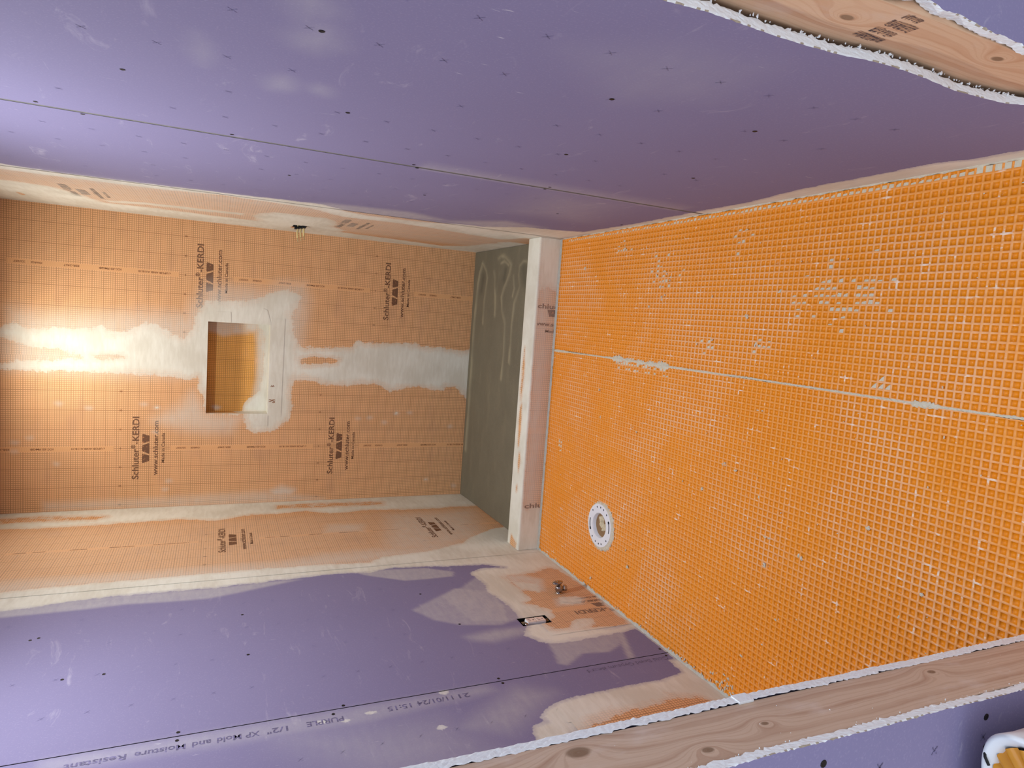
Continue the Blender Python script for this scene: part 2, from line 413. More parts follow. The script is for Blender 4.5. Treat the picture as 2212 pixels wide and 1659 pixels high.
B_rub1 = [(0.867,2.416),(0.835,2.333),(0.825,2.224),(0.815,2.137),(0.786,2.112),(0.772,2.273),(0.76,2.393),(0.743,2.463),(0.878,2.462)]
B_rub2 = [(0.825,1.065),(0.845,0.985),(0.834,0.843),(0.812,0.859),(0.796,1.056)]
B_rub3 = [(0.802,2.086),(0.815,1.957),(0.798,1.924),(0.782,2.022)]
B_film1 = [(0.471,1.784),(0.552,1.66),(0.617,1.611),(0.513,1.537),(0.489,1.357),(0.415,1.416),(0.407,1.534),(0.424,1.643)]
B_film2 = [(1.009,2.416),(0.998,2.273),(1.015,2.024),(1.036,1.827),(1.032,1.655),(1.114,1.601),(1.197,1.539),(1.189,1.257),(1.236,1.182),(1.238,1.064),(1.157,1.036),(0.736,1.084),(0.719,1.613),(0.704,2.085),(0.73,2.422)]
B_film3 = [(0.063,1.196),(0.087,1.141),(0.067,1.067),(0.042,1.091),(0.041,1.18)]
B_film4 = [(0.047,2.271),(0.048,1.812),(0.064,1.22),(0.007,0.898),(-0.01,1.449),(0.008,2.271)]
B_spots = [(0.555,2.211),(0.534,2.086),(0.359,2.396),(0.247,2.222),(0.098,1.731),(0.539,1.778),(0.557,1.84),(0.38,2.333),(0.314,2.396),(0.464,1.7),(0.448,1.52),(0.408,1.783),(0.142,1.715),(0.519,0.494),(0.491,0.654),(0.486,0.724),(0.524,0.412),(0.464,0.564),(0.102,0.283),(0.056,0.098),(0.437,0.145)]
NX0, NX1, NZ0, NZ1 = .510, 1.008, 1.229, 1.543; ND = .092
def spot(c, a, b, n=9, seed=0):
    r = random.Random(seed*13+5); return [(c[0]+a*math.cos(k*2*math.pi/n)*r.uniform(.6, 1.2), c[1]+b*math.sin(k*2*math.pi/n)*r.uniform(.6, 1.2)) for k in range(n)]
OPS_B = [('film', B_film2, .07, .55), ('film', B_film1, .06, .55), ('film', B_film3, .03, .8), ('film', B_film4, .03, .4),
         ('coat', B_band_up, .03, 1), ('coat', B_band_low, .028, 1),
         ('film', [(.76, 2.5), (.90, 2.5), (.84, 2.1), (.80, 1.9), (.74, 2.1)], .03, .35),
         ('rub', B_rub1, .03, 1), ('rub', B_rub2, .02, .9), ('rub', B_rub3, .02, .62)]
OPS_B += [('film', spot(c, .010, .016, seed=i), .014, .42) for i, c in enumerate(B_spots)]
OPS_B += [('coat', spot(B_spots[i], .007, .012, seed=i+40), .008, .95) for i in (5, 13, 18)]

L_corner = [(0.02,2.5),(-0.245,2.5),(-0.254,2.408),(-0.27,2.217),(-0.261,1.978),(-0.25,1.789),(-0.245,1.623),(-0.296,1.485),(-0.227,1.306),(-0.232,1.173),(-0.205,1.016),(-0.281,0.907),(-0.248,0.698),(-0.278,0.447),(-0.279,0.269),(-0.269,0.0),(0.02,0.0)]
L_rub1 = [(-0.091,2.431),(-0.083,2.285),(-0.124,1.997),(-0.169,2.023),(-0.157,2.269),(-0.164,2.413)]
L_rub2 = [(-0.078,1.162),(-0.075,0.919),(-0.101,0.58),(-0.147,0.59),(-0.148,0.929),(-0.135,1.166)]
L_edge = [(-1.035,2.5),(-1.031,2.21),(-1.014,1.995),(-1.011,1.772),(-1.008,1.531),(-1.004,1.271),(-1.013,1.064),(-1.035,0.838),(-0.979,0.776),(-0.958,0.558),(-0.886,0.353),(-0.811,0.278),(-0.70,0.113),(-0.68,0.0),(-1.073,-0.02),(-1.263,-0.014),(-1.683,-0.013),(-1.915,-0.01),(-1.928,0.038),(-1.936,0.132),(-1.944,0.244),(-1.942,0.366),(-1.921,0.416),(-1.854,0.451),(-1.796,0.417),(-1.711,0.413),(-1.636,0.408),(-1.553,0.417),(-1.463,0.44),(-1.378,0.422),(-1.298,0.438),(-1.258,0.443),(-1.214,0.374),(-1.229,0.264),(-1.179,0.344),(-1.161,0.509),(-1.12,0.753),(-1.15,0.862),(-1.13,1.01),(-1.137,1.148),(-1.15,1.28),(-1.163,1.468),(-1.16,1.644),(-1.156,1.811),(-1.168,1.968),(-1.193,2.063),(-1.193,2.16),(-1.2,2.5)]
L_orange = [(-1.33,0.307),(-1.327,0.24),(-1.327,0.157),(-1.286,0.069),(-1.316,0.031),(-1.528,0.003),(-1.69,0.018),(-1.876,0.019),(-1.888,0.08),(-1.857,0.194),(-1.835,0.325),(-1.789,0.337),(-1.75,0.267),(-1.691,0.258),(-1.611,0.323),(-1.587,0.29),(-1.482,0.295)]
L_film_edge = [(-1.148,2.5),(-1.156,1.811),(-1.163,1.468),(-1.15,1.28),(-1.155,1.15),(-1.236,1.408),(-1.26,1.496),(-1.254,1.638),(-1.241,1.775),(-1.25,1.903),(-1.253,2.145),(-1.25,2.5)]
L_film_patch = [(-1.145,0.916),(-1.134,0.785),(-1.156,0.616),(-1.226,0.507),(-1.274,0.526),(-1.276,0.584),(-1.277,0.651),(-1.271,0.74),(-1.232,0.801),(-1.178,0.885)]
L_film_b = [(-1.552,0.783),(-1.518,0.737),(-1.472,0.668),(-1.411,0.577),(-1.403,0.537),(-1.302,0.424),(-1.431,0.40),(-1.539,0.39),(-1.636,0.38),(-1.727,0.406),(-1.758,0.503),(-1.718,0.647),(-1.654,0.73)]
L_film_c = [(-1.90,0.39),(-2.004,0.405),(-2.067,0.426),(-2.087,0.398),(-2.032,0.309),(-2.048,0.21),(-2.017,0.148),(-1.90,0.05),(-1.92,0.248)]
L_film_d = [(-1.939,0.110),(-1.937,0.081),(-2.107,0.145),(-2.109,0.172)]
L_film_e = [(-1.808,0.66),(-1.788,0.542),(-1.796,0.417),(-1.845,0.433),(-1.87,0.575),(-1.839,0.64)]
L_film_k = [(-0.9,2.5),(-0.929,1.73),(-0.93,1.2),(-0.879,1.02),(-0.838,0.367),(-1.03,.37),(-1.058,1.045),(-1.056,1.719),(-1.077,2.5)]
L_front = [(-2.45,0.70),(-2.403,0.671),(-2.35,0.654),(-2.344,0.608),(-2.32,0.618),(-2.287,0.585),(-2.263,0.517),(-2.256,0.419),(-2.252,0.269),(-2.255,0.141),(-2.235,0.044),(-2.157,0.04),(-2.151,-0.02),(-3.3,-.02),(-3.3,.72)]
L_frontrub = [(-2.416,0.545),(-2.377,0.381),(-2.371,0.227),(-2.357,0.166),(-2.386,0.086),(-2.447,0.05),(-3.1,.05),(-3.1,.6)]
L_base_strip = [(-1.05,.0),(-1.05,.012),(-3.3,.012),(-3.3,.0)]
L_patch_film = [(-1.30,.33),(-1.88,.36),(-1.90,0),(-1.28,0)]
OPS_L = [('film', L_film_k, .10, .6), ('film', L_film_edge, .012, .42), ('film', L_film_patch, .007, .46), ('film', L_film_b, .010, .36), ('film', [(-1.40, .56), (-1.46, .64), (-1.70, .60), (-1.74, .46), (-1.60, .42), (-1.45, .43)], .008, .5), ('film', L_film_c, .007, .42), ('film', L_film_d, .008, .45), ('film', L_film_e, .03, .4), ('film', L_patch_film, .03, .12),
         ('film', [(-.28, 2.5), (-1.0, 2.5), (-1.0, .1), (-.28, .1)], .1, .16),
         ('film', [(-.35, .62), (-.9, .75), (-1.02, .5), (-.8, .2), (-.35, .1)], .12, .55),
         ('film', [(-.45, .95), (-.6, .99), (-.62, .78), (-.48, .75)], .06, .5),
         ('film', [(-1.30, .32), (-1.47, .30), (-1.52, .20), (-1.40, .15), (-1.33, .22)], .03, .75),
         ('film', [(-1.60, .20), (-1.67, .22), (-1.68, .10), (-1.62, .06)], .02, .7),
         ('film', [(-2.12, 1.85), (-2.16, 1.85), (-2.20, 1.1), (-2.16, .68), (-2.12, .7)], .03, .26), ('film', [(-2.16, .62), (-2.3, .85), (-2.36, .72), (-2.22, .52)], .06, .3),
         ('film', [(-2.2, 1.3), (-2.45, 1.1), (-2.42, .8), (-2.25, .9)], .12, .22),
         ('coat', L_corner, .03, 1), ('rub', L_rub1, .03, .56), ('rub', L_rub2, .03, .56),
         ('coat', L_edge, .016, 1), ('coat', L_front, .012, 1), ('rub', L_frontrub, .03, .8), ('rub', L_orange, .022, 1),
         ('coat', [(-1.39, .30), (-1.49, .295), (-1.53, .22), (-1.44, .20)], .03, .8), ('coat', [(-1.59, .17), (-1.66, .20), (-1.67, .10), (-1.61, .08)], .02, .85),
         ('coat', [(-1.85, .15), (-1.80, .13), (-1.79, .20), (-1.83, .25), (-1.9, .28)], .02, .9),
         ('coat', L_base_strip, .006, .9)]
OPS_L += [('coat', spot(c, .012, .018, seed=i+9), .01, .95) for i, c in enumerate([(-2.155, 1.07), (-2.175, 1.145), (-2.16, 1.20), (-2.12, .84), (-2.28, .9)])]

R_edge = [(-1.11,2.5),(-1.106,2.177),(-1.086,2.056),(-1.083,1.926),(-1.092,1.74),(-1.113,1.492),(-1.15,1.125),(-1.04,1.0),(-1.0,0.91),(-1.02,0.72),(-1.106,0.525),(-1.126,0.429),(-1.275,0.281),(-1.304,0.153),(-1.346,0.066),(-1.35,0),(-.90,0),(-.93,.13),(-.76,.20),(-.85,.55),(-.89,.75),(-.86,1.0),(-1.0,1.15),(-1.05,1.49),(-.988,1.7),(-.982,1.894),(-.976,2.08),(-.985,2.2),(-.98,2.5)]
R_corner = [(0.02,2.5),(-.70,2.5),(-.70,2.2),(-.66,2.1),(-.50,2.03),(-.34,1.975),(-.36,1.8),(-.33,1.5),(-.33,1.2),(-.26,.9),(-.22,.54),(-.17,.33),(-.30,.22),(-.72,.14),(-.72,0),(0.02,0)]
R_streak = [(-.42,1.98),(-.52,1.80),(-.54,1.55),(-.56,1.4),(-.49,1.4),(-.45,1.55),(-.44,1.8),(-.36,1.95)]
R_wirepatch = [(-.20,1.32),(-.55,1.36),(-.74,1.28),(-.75,1.05),(-.62,.98),(-.45,.98),(-.36,.90),(-.1,.95)]
R_base = [(-1.3,0.06),(-1.636,0.040),(-1.813,0.040),(-2.111,0.046),(-2.331,0.045),(-2.5,0.074),(-2.616,0.080),(-2.755,0.077),(-2.844,0.080),(-2.924,0.082),(-2.981,0.06),(-3.2,0.056),(-3.2,-.02),(-1.3,-.02)]
R_white = [(-2.816,1.362),(-2.563,1.398),(-2.571,1.327),(-2.931,1.388),(-2.652,1.527)]
OPS_R = [('film', [(-.3, 2.5), (-1.0, 2.5), (-1.0, .1), (-.3, .1)], .12, .45), ('film', [(-.88, 2.5), (-1.05, 2.5), (-1.08, 1.5), (-1.1, .5), (-.8, .3), (-.86, 1.5)], .10, .55),
         ('film', [(-1.08, 1.25), (-1.2, 1.1), (-1.25, .8), (-1.15, .6), (-1.0, .9)], .05, .42), ('film', [(-1.13, .62), (-1.36, .42), (-1.32, .25), (-1.1, .4)], .05, .4),
         ('film', spot(R_white[0], .05, .03), .05, .22), ('film', spot(R_white[1], .04, .022, seed=3), .04, .26), ('film', spot(R_white[2], .03, .02, seed=4), .03, .2), ('film', spot(R_white[3], .05, .03, seed=5), .05, .2), ('film', spot(R_white[4], .08, .015, seed=6), .03, .14),
         ('film', [(-2.05, .98), (-2.09, 1.0), (-2.09, .1), (-2.05, .1)], .02, .25), ('film', [(-3.0, 1.02), (-3.1, .9), (-3.1, .75), (-2.95, .72), (-2.85, .85)], .08, .1),
         ('film', [(-1.6, .5), (-2.0, .55), (-2.0, .3), (-1.6, .2)], .15, .18),
         ('coat', R_edge, .022, 1), ('coat', R_corner, .03, 1), ('coat', R_streak, .025, .8), ('coat', R_wirepatch, .03, 1), ('coat', R_base, .012, 1),
         ('rub', spot((-.30, 2.30), .05, .010, 12), .006, 1), ('rub', spot((-.235, 1.150), .05, .011, 12), .006, 1)]

# ------------------------------------------------------------------ back wall with niche
wall_back = mesh_ob('wall_back', *(lambda b: (b.v, b.f))((lambda b: (b.box((-.15, .10, -.12), (W+.15, .14, 2.6)), b)[1])(MB())), GYP)
tag(wall_back, kind='structure')
xs_seam = .795
for (a, b, c, g0) in ((0, xs_seam, .322, .71), (xs_seam, W, 1.2435, .425)):
    us = lines(a, b, .008, (NX0, NX1)); vs = lines(0, H+.01, .008, (NZ0, NZ1))
    sh = surf('membrane_sheet', us, vs, fn_back(.001), KERDI, wall_back, OPS_B, holes=[(NX0, NX1, NZ0, NZ1)], uv=(c, g0))
    tag(sh, 'orange waterproofing membrane sheet with printed grid')
    pr = Print()
    for k in (-1, 0, 1):
        logo(pr, c, g0+k)
    pr.build('printed_logo', fn_back(.0016), INK, sh, OPS_B, clip=(a+.004, b, .05, H))
    pr = Print()
    for k in (-1, 0, 1):
        strip_text(pr, c, g0+k); ruler(pr, c, g0+k+.232, a+.01, b-.01)
    pr.build('printed_ruler_marks', fn_back(.0016), INK_SMALL, sh, OPS_B, clip=(a+.004, b, .05, H))
# niche recess: four reveals and a back, real depth
N_OPS = [('film', [(.50, 1.33), (.60, 1.30), (.70, 1.285), (.90, 1.29), (.96, 1.30), (.96, 1.36), (1.02, 1.38), (1.02, 1.20), (.5, 1.20)], .025, .8),
         ('coat', [(.50, 1.22), (1.02, 1.22), (1.02, 1.29), (.985, 1.285), (.965, 1.25), (.72, 1.250), (.63, 1.268), (.585, 1.325), (.545, 1.35), (.50, 1.36)], .014, 1),
         ('film', [(.955, 1.56), (1.02, 1.56), (1.02, 1.34), (.95, 1.34), (.945, 1.40), (.93, 1.47), (.945, 1.50)], .018, .6), ('film', spot((.53, 1.49), .012, .025), .01, .6)]
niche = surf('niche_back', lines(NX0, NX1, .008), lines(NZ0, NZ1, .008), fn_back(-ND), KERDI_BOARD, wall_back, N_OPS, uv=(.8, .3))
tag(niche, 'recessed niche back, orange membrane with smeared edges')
FULL = lambda a, b, c, d: [('coat', [(a, c), (b, c), (b, d), (a, d)], .02, 1)]
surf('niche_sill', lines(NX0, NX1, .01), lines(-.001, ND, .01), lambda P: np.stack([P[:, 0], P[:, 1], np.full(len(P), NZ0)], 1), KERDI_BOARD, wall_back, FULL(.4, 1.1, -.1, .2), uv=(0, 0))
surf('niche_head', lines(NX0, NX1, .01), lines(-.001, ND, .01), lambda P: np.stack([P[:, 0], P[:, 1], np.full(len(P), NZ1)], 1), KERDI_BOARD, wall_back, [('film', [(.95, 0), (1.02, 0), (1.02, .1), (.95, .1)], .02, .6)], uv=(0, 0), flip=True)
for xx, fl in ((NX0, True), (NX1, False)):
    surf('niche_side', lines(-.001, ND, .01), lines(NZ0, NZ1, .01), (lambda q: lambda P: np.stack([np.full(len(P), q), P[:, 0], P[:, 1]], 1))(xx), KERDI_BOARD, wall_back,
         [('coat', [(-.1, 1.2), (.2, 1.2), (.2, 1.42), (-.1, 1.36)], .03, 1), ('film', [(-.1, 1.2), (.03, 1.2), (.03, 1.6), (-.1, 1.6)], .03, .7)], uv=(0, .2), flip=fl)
# folded sealing tabs at the niche corners
def slab_poly(name, poly, y0, t, mat, parent, ops):
    n = len(poly); v = [(x, -y0, z) for x, z in poly]+[(x, -y0-t, z) for x, z in poly]
    f = [tuple(range(n, 2*n))]+[(i, (i+1) % n, n+(i+1) % n, n+i) for i in range(n)]
    o = mesh_ob(name, v, f, mat); P = np.array(list(poly)*2); c, fl = fields(P, ops); set_attr(o.data, 'coat', np.maximum(c, .95)); set_attr(o.data, 'film', fl); o.parent = parent
    if o.data.polygons[0].normal.y > 0: o.data.flip_normals()
    return o
for poly in ([(1.009, 1.541), (1.064, 1.505), (1.065, 1.432), (1.009, 1.430)], [(1.009, 1.300), (1.097, 1.270), (1.089, 1.247), (1.009, 1.224)],
             [(.508, 1.312), (.441, 1.290), (.441, 1.226), (.508, 1.226)], [(.5, 1.226), (1.045, 1.226), (1.045, 1.153), (.495, 1.157)]):
    slab_poly('sealing_tab', poly, .001, .0016, KERDI, wall_back, OPS_B)
pr = Print(); pr.text('Sc', (.592, 1.190), .034, .020, math.pi/2); pr.text('w', (.672, 1.196), .022, .014, math.pi/2)
pr.build('printed_letters', fn_back(.0031), INK_SMALL, wall_back, [])

# ------------------------------------------------------------------ left wall
wall_left = mesh_ob('wall_left', *(lambda b: (b.v, b.f))((lambda b: (b.box((-.13, -3.24, -.12), (-.10, .10, 2.6)), b)[1])(MB())), GYP)
tag(wall_left, kind='structure')
OUT = (-1.790, -1.727, .303, .424)         # rough cut-out for the receptacle
JL = -2.110
for (a, b) in ((JL, 0), (-3.23, JL-.0035)):
    us = lines(a, b, .010, OUT[:2]); vs = lines(0, H+.01, .010, OUT[2:])
    pn = surf('drywall_panel', us, vs, fn_left(-.0012), PURPLE, wall_left, OPS_L, holes=[OUT])
    tag(pn, 'purple gypsum board of the left wall')
gap = MB(); gap.box((-.02, JL-.006, 0), (-.008, JL+.003, H)); gap.build('joint_shadow_gap', DARK, wall_left)
# shower membrane
us = lines(-1.085, 0, .008); vs = lines(0, H+.01, .008)
mk = surf('membrane_sheet', us, vs, fn_left(.0), KERDI, wall_left, OPS_L, uv=(-.608, .288))
tag(mk, 'orange membrane lining the left side of the shower')
pr = Print()
for k in (0, 1): logo(pr, -.604, .288+k)
pr.build('printed_logo', fn_left(.0006), INK, mk, OPS_L[:2]+OPS_L[8:9])
pr = Print()
for k in (-1, 0, 1, 2):
    strip_text(pr, -.608, .288+k); ruler(pr, -.608, .288+k+.232, -1.0, -.28)
pr.build('printed_ruler_marks', fn_left(.0006), INK_SMALL, mk, OPS_L, clip=(-1.2, 0, .05, H))
# membrane patch round the toilet supply, and the one by the door
T_EDGE = lambda P: (P[:, 1] < .372+.012*np.sin(P[:, 0]*9)) & ~((P[:, 0] < -1.72) & (P[:, 1] > .35)) & ~((P[:, 0] > -1.262) & (P[:, 1] > .21))
mp = surf('membrane_patch', lines(-1.885, -1.085, .008, OUT[:2]), lines(0, .40, .008, OUT[2:]), fn_left(-.0004), KERDI, wall_left, OPS_L, holes=[OUT], uv=(-1.70, -.2), mask=T_EDGE)
tag(mp, 'orange membrane patch behind the toilet supply valve')
pr = Print(); P0 = Print()
P0.text('Schluter', (-.125, .0), .163, .030); P0.text('®', (.040, .016), .019, .020); P0.text('-KERDI', (.064, .0), .145, .030); P0.text('www.schluter.com', (-.09, -.078), .27, .024); P0.text('Made in Canada', (-.015, -.108), .16, .015)
P0.poly([(-.02, -.014), (.05, -.014), (.036, -.048), (-.008, -.048)]); P0.poly([(.058, -.014), (.093, -.014), (.105, -.048), (.045, -.048)])
_merge(pr, P0, (-1.728, -.035), math.pi/2)
P0 = Print(); P0.text('m', (0, 0), .022, .02); _merge(pr, P0, (-1.635, .155), math.pi/2)
pr.build('printed_logo', fn_left(.0003), INK, mp, OPS_L, clip=(-2, -1, .004, .5))
mf = surf('membrane_patch', lines(-3.23, -2.30, .010), lines(0, .62, .010), fn_left(-.0004), KERDI, wall_left, OPS_L, uv=(-2.7, 0), mask=lambda P: P[:, 1] < .56-.02*np.sin(P[:, 0]*7))
tag(mf, 'orange membrane patch smeared over near the doorway')
# board print along the joint
pr = Print()
def up_text(pr, body, y, z0, z1, cap):
    P = Print(); P.text(body, (0, 0), z1-z0, cap); _merge(pr, P, (y, z0), math.pi/2)
up_text(pr, 'PURPLE', -2.150, 1.145, 1.244, .022); up_text(pr, '1/2"', -2.150, 1.292, 1.345, .022); up_text(pr, 'XP', -2.150, 1.363, 1.398, .022)
up_text(pr, 'Mold', -2.150, 1.408, 1.466, .022); up_text(pr, 'and', -2.150, 1.480, 1.524, .022); up_text(pr, 'Moisture', -2.150, 1.539, 1.652, .022); up_text(pr, 'Resistant', -2.150, 1.670, 1.800, .022)
up_text(pr, '21', -2.143, .770, .805, .022); up_text(pr, '11/01/24', -2.143, .823, .933, .022); up_text(pr, '15:15', -2.145, .951, 1.02, .022)
up_text(pr, 'Gold Bond Gypsum Board', -2.132, .03, .352, .020)
pr.build('printed_text', fn_left(-.0009), INK_BOARD, wall_left, [])
# printed fastener crosses
def crosses(name, fn, wall, cols, z0, z1, step, off, ops):
    pr = Print(); r = random.Random(3)
    for i, y in enumerate(cols):
        z = z0+off*(i % 2)
        while z < z1:
            if r.random() < .82:
                a = .0062; y_ = y+r.uniform(-.002, .002)
                pr.line((y_-a, z-a), (y_+a, z+a), .0017); pr.line((y_-a, z+a), (y_+a, z-a), .0017)
            z += step
    o = pr.build(name, fn, INK_FAINT, wall, ops); o['kind'] = 'stuff'; return o
crosses('printed_fastener_marks', fn_left(-.0009), wall_left, [-1.335, -1.535, -1.733, -1.93, -2.30], .55, 2.2, .1035, -.005, OPS_L)

def screw(parent, loc, nrm, r=.0048):
    b = MB(); n = Vector(nrm)
    b.lathe([(r, -.001), (r, .0006), (r*.8, .0009), (r*.5, .0005)], loc, n, 10)
    return b.build('screw', BLACKP, parent)
for (y, z) in [(-1.444,1.996),(-1.736,1.879),(-1.736,1.775),(-1.433,1.385),(-1.732,1.376),(-2.10,1.136),(-2.133,1.169),(-2.095,1.559),(-2.130,1.56),(-1.453,2.017),(-1.419,0.715),(-1.711,0.648),(-2.096,0.652),(-2.124,0.649),(-2.082,0.02),(-2.128,0.027)]:
    screw(wall_left, (-.0012, y, z), (1, 0, 0))

# ------------------------------------------------------------------ right wall
wall_right = mesh_ob('wall_right', *(lambda b: (b.v, b.f))((lambda b: (b.box((W+.105, -3.20, -.12), (W+.13, .10, 2.6)), b)[1])(MB())), GYP)
tag(wall_right, kind='structure')
JR = -2.076; WH = (-.335, -.255, 1.092, 1.158)
us = lines(JR+.014, 0, .010, WH[:2]); vs = lines(0, H+.01, .010, WH[2:])
tag(surf('drywall_panel', us, vs, fn_right(-.0012), PURPLE, wall_right, OPS_R, holes=[WH], flip=True), 'purple gypsum board of the right wall')
us = lines(-1.07, 0, .008, WH[:2]); vs = lines(0, H+.01, .008, WH[2:])
mk = surf('membrane_sheet', us, vs, fn_right(.0), KERDI, wall_right, OPS_R, holes=[WH], uv=(-.56, .86), flip=True)
tag(mk, 'orange membrane lining the right side of the shower')
pr = Print()
for g in (1.90, .80): logo(pr, -.62, g, -1)
pr.build('printed_logo', fn_right(.0006), INK, mk, OPS_R+[('film', [(-.95, 2.2), (-.3, 2.2), (-.3, .3), (-.95, .3)], .05, .35)])
# doorway end of the near board: wavy hand-cut edge showing the gypsum core
R_END = [(2.6,-3.175),(1.6,-3.18),(1.2,-3.186),(1.01,-3.189),(0.974,-3.193),(0.937,-3.196),(0.893,-3.194),(0.832,-3.191),(0.769,-3.191),(0.706,-3.195),(0.641,-3.205),(0.588,-3.207),(0.527,-3.204),(0.455,-3.197),(0.397,-3.201),(0.34,-3.207),(0.313,-3.219),(.2,-3.226),(0,-3.23)]
def board(name, zs, endf, start, mapf, t, mats, parent, ops=None, jit=.0006, cols=14, fz=None):
    """gypsum board whose free end follows endf(z): paper face, torn paper lip, rough white core"""
    b_v = []; b_f = []; b_m = []; nz = len(zs); r = np.random.default_rng(5)
    # face columns from start to end, then end strip columns through the thickness
    prof = []
    for i in range(cols+1): prof.append(('f', i/cols))
    ns = 6
    for i in range(1, ns+1): prof.append(('e', i/ns))
    npf = len(prof)
    for z in zs:
        e = endf(z); js = r.normal(0, jit)
        for k, (q, s) in enumerate(prof):
            sgn = 1 if e > start else -1
            if q == 'f':
                uu = start+(e-start)*(s**.6); d = 0
                if s == 1: uu += sgn*js*.9
            else:
                uu = e+sgn*(r.normal(0, jit*.35) + (.0006 if .1 < s < .9 else 0)); d = s*t + (r.normal(0, .0002) if s < 1 else r.normal(0, .0013))
            b_v.append(mapf(uu, d, z))
    for i in range(nz-1):
        for k in range(npf-1):
            b_f.append((i*npf+k, i*npf+k+1, (i+1)*npf+k+1, (i+1)*npf+k))
            b_m.append(0 if k < cols else (1 if k == cols and r.random() < .3 else 2))
    o = mesh_ob(name, b_v, b_f, None, None, False, mats, b_m)
    if ops is not None:
        P = np.array([(fz or (lambda v: (v[1], v[2])))(v) for v in b_v]); c, f = fields(P, ops); set_attr(o.data, 'coat', c); set_attr(o.data, 'film', f)
    o.parent = parent; return o
zs = np.arange(0, 2.48, .006)
fR = lambda z: float(np.interp(z, [a for a, _ in R_END][::-1], [b for _, b in R_END][::-1]))
MB3 = [PURPLE, PAPER, GYP]
rb = board('drywall_panel', np.concatenate([np.arange(0, 1.6, .006), np.arange(1.6, 2.49, .03)]), fR, JR, lambda u, d, z: (W+.0012+d, u, z), .0127, MB3, wall_right, OPS_R, cols=60)
rb.data.flip_normals(); tag(rb, 'purple gypsum board of the right wall with a wavy cut end')
gap = MB(); gap.box((W+.0019, JR-.006, 0), (W+.02, JR+.016, H)); gap.build('joint_backing', simple('joint_filler_grey', (132, 128, 122), .95, var=(96, 94, 92), nscale=40), wall_right)
jr = MB()      # ragged paper lips beside the open joint
for k in range(60):
    z = random.uniform(.1, 2.4); y = JR+random.choice((-.001, .014)); L = random.uniform(.006, .02)
    jr.add([(W+.002, y, z), (W+.0012, y+random.uniform(-.003, .003), z+L/2), (W+.002, y, z+L)], [(0, 1, 2)])
jr.build('joint_paper_lips', PAPER, wall_right)['kind'] = 'stuff'
crosses('printed_fastener_marks', fn_right(-.0009), wall_right, [-1.30, -1.50, -1.70, -1.90, -2.25, -2.45, -2.65, -2.85, -3.02], .35, 2.2, .1035, -.005, OPS_R)
for (y, z) in [(-2.466,1.661),(-2.851,1.362),(-2.463,1.257),(-1.668,1.3),(-2.099,1.869),(-2.052,1.789),(-2.095,1.472),(-2.853,0.862),(-2.461,0.742),(-2.092,1.015),(-2.06,0.997),(-2.056,0.597),(-2.092,0.598),(-1.667,0.861),(-1.686,0.359),(-1.655,0.059),(-2.861,0.537),(-2.465,0.367)]:
    screw(wall_right, (W+.0012, y, z), (-1, 0, 0))
# rough black opening with three wire ends
wr = empty('wire_stubs', (W, -.295, 1.125)); tag(wr, 'three cream wire ends poking from a black hole in the right shower wall', 'wires')
b = MB(); hb = WH
b.add([(W-.001, hb[0], hb[2]), (W-.001, hb[1], hb[2]), (W-.001, hb[1], hb[3]), (W-.001, hb[0], hb[3]), (W+.07, hb[0], hb[2]), (W+.07, hb[1], hb[2]), (W+.07, hb[1], hb[3]), (W+.07, hb[0], hb[3])],
      [(0, 1, 5, 4), (1, 2, 6, 5), (2, 3, 7, 6), (3, 0, 4, 7), (4, 5, 6, 7)])
b.build('black_box', BLACKP, wr)
b = MB()
for i, (dy, dz) in enumerate(((-.05, -.004), (-.025, .006), (0, .014), (.03, .024))): b.box((W-.012, -.30+dy, 1.105+dz), (W-.001, -.285+dy+.012, 1.122+dz))
b.build('box_lip', BLACKP, wr)
for i, (y, z, L) in enumerate(((-.335, 1.106, .052), (-.305, 1.118, .055), (-.272, 1.130, .058))):
    b = MB(); b.tube([(W+.05, y, z), (W-.006, y, z), (W-L*.5, y-.002, z+.003), (W-L, y-.004, z+.001)], .0045, 8); wi = b.build('wire', TAPE, wr, True)
    b = MB(); b.tube([(W-L, y-.004, z+.001), (W-L-.018, y-.005, z-.001)], .0022, 6); b.build('copper_tip', simple('bare_wire_%d' % i, (196, 176, 130), .5), wi, True)

# ------------------------------------------------------------------ ceiling with recessed lights (above the picture)
cm = MB(); cm.box((-.15, -3.25, H), (W+.15, .15, H+.05)); ceiling = cm.build('ceiling', CEIL); tag(ceiling, kind='structure')
def downlight(loc, watts, col, label):
    e = empty('recessed_light', loc); tag(e, label, 'ceiling light')
    b = MB(); b.lathe([(.058, -.002), (.060, -.006), (.078, -.006), (.082, 0), (.058, 0)], loc, (0, 0, 1), 40, cap=False); b.build('trim_ring', WHITEP, e, True)
    N = NT('lit_lens'); N.t.nodes.remove(N.b); em = N.n('ShaderNodeEmission'); em.inputs[0].default_value = (*col, 1)
    em.inputs[1].default_value = 12; N.t.links.new(em.outputs[0], N.out.inputs[0]); N.m.cycles.emission_sampling = 'NONE'
    ld = bpy.data.lights.new('lamp', 'AREA'); ld.shape = 'DISK'; ld.size = .116; ld.energy = watts*PW; ld.color = col
    lo = bpy.data.objects.new('lamp', ld); link(lo, e); lo.location = (0, 0, -.008)
    v = [(loc[0]+.058*math.cos(k*math.pi/16), loc[1]+.058*math.sin(k*math.pi/16), loc[2]-.003) for k in range(32)]
    mesh_ob('lens', v, [tuple(range(32))[::-1]], N.m, e)
downlight((.79, -.47, H-.001), SHOWER_W, SHOWER_COL, 'round recessed light over the shower pan near the niche wall')
downlight((.77, -2.02, H-.001), ROOM_W, ROOM_COL, 'round recessed light over the orange floor mat')

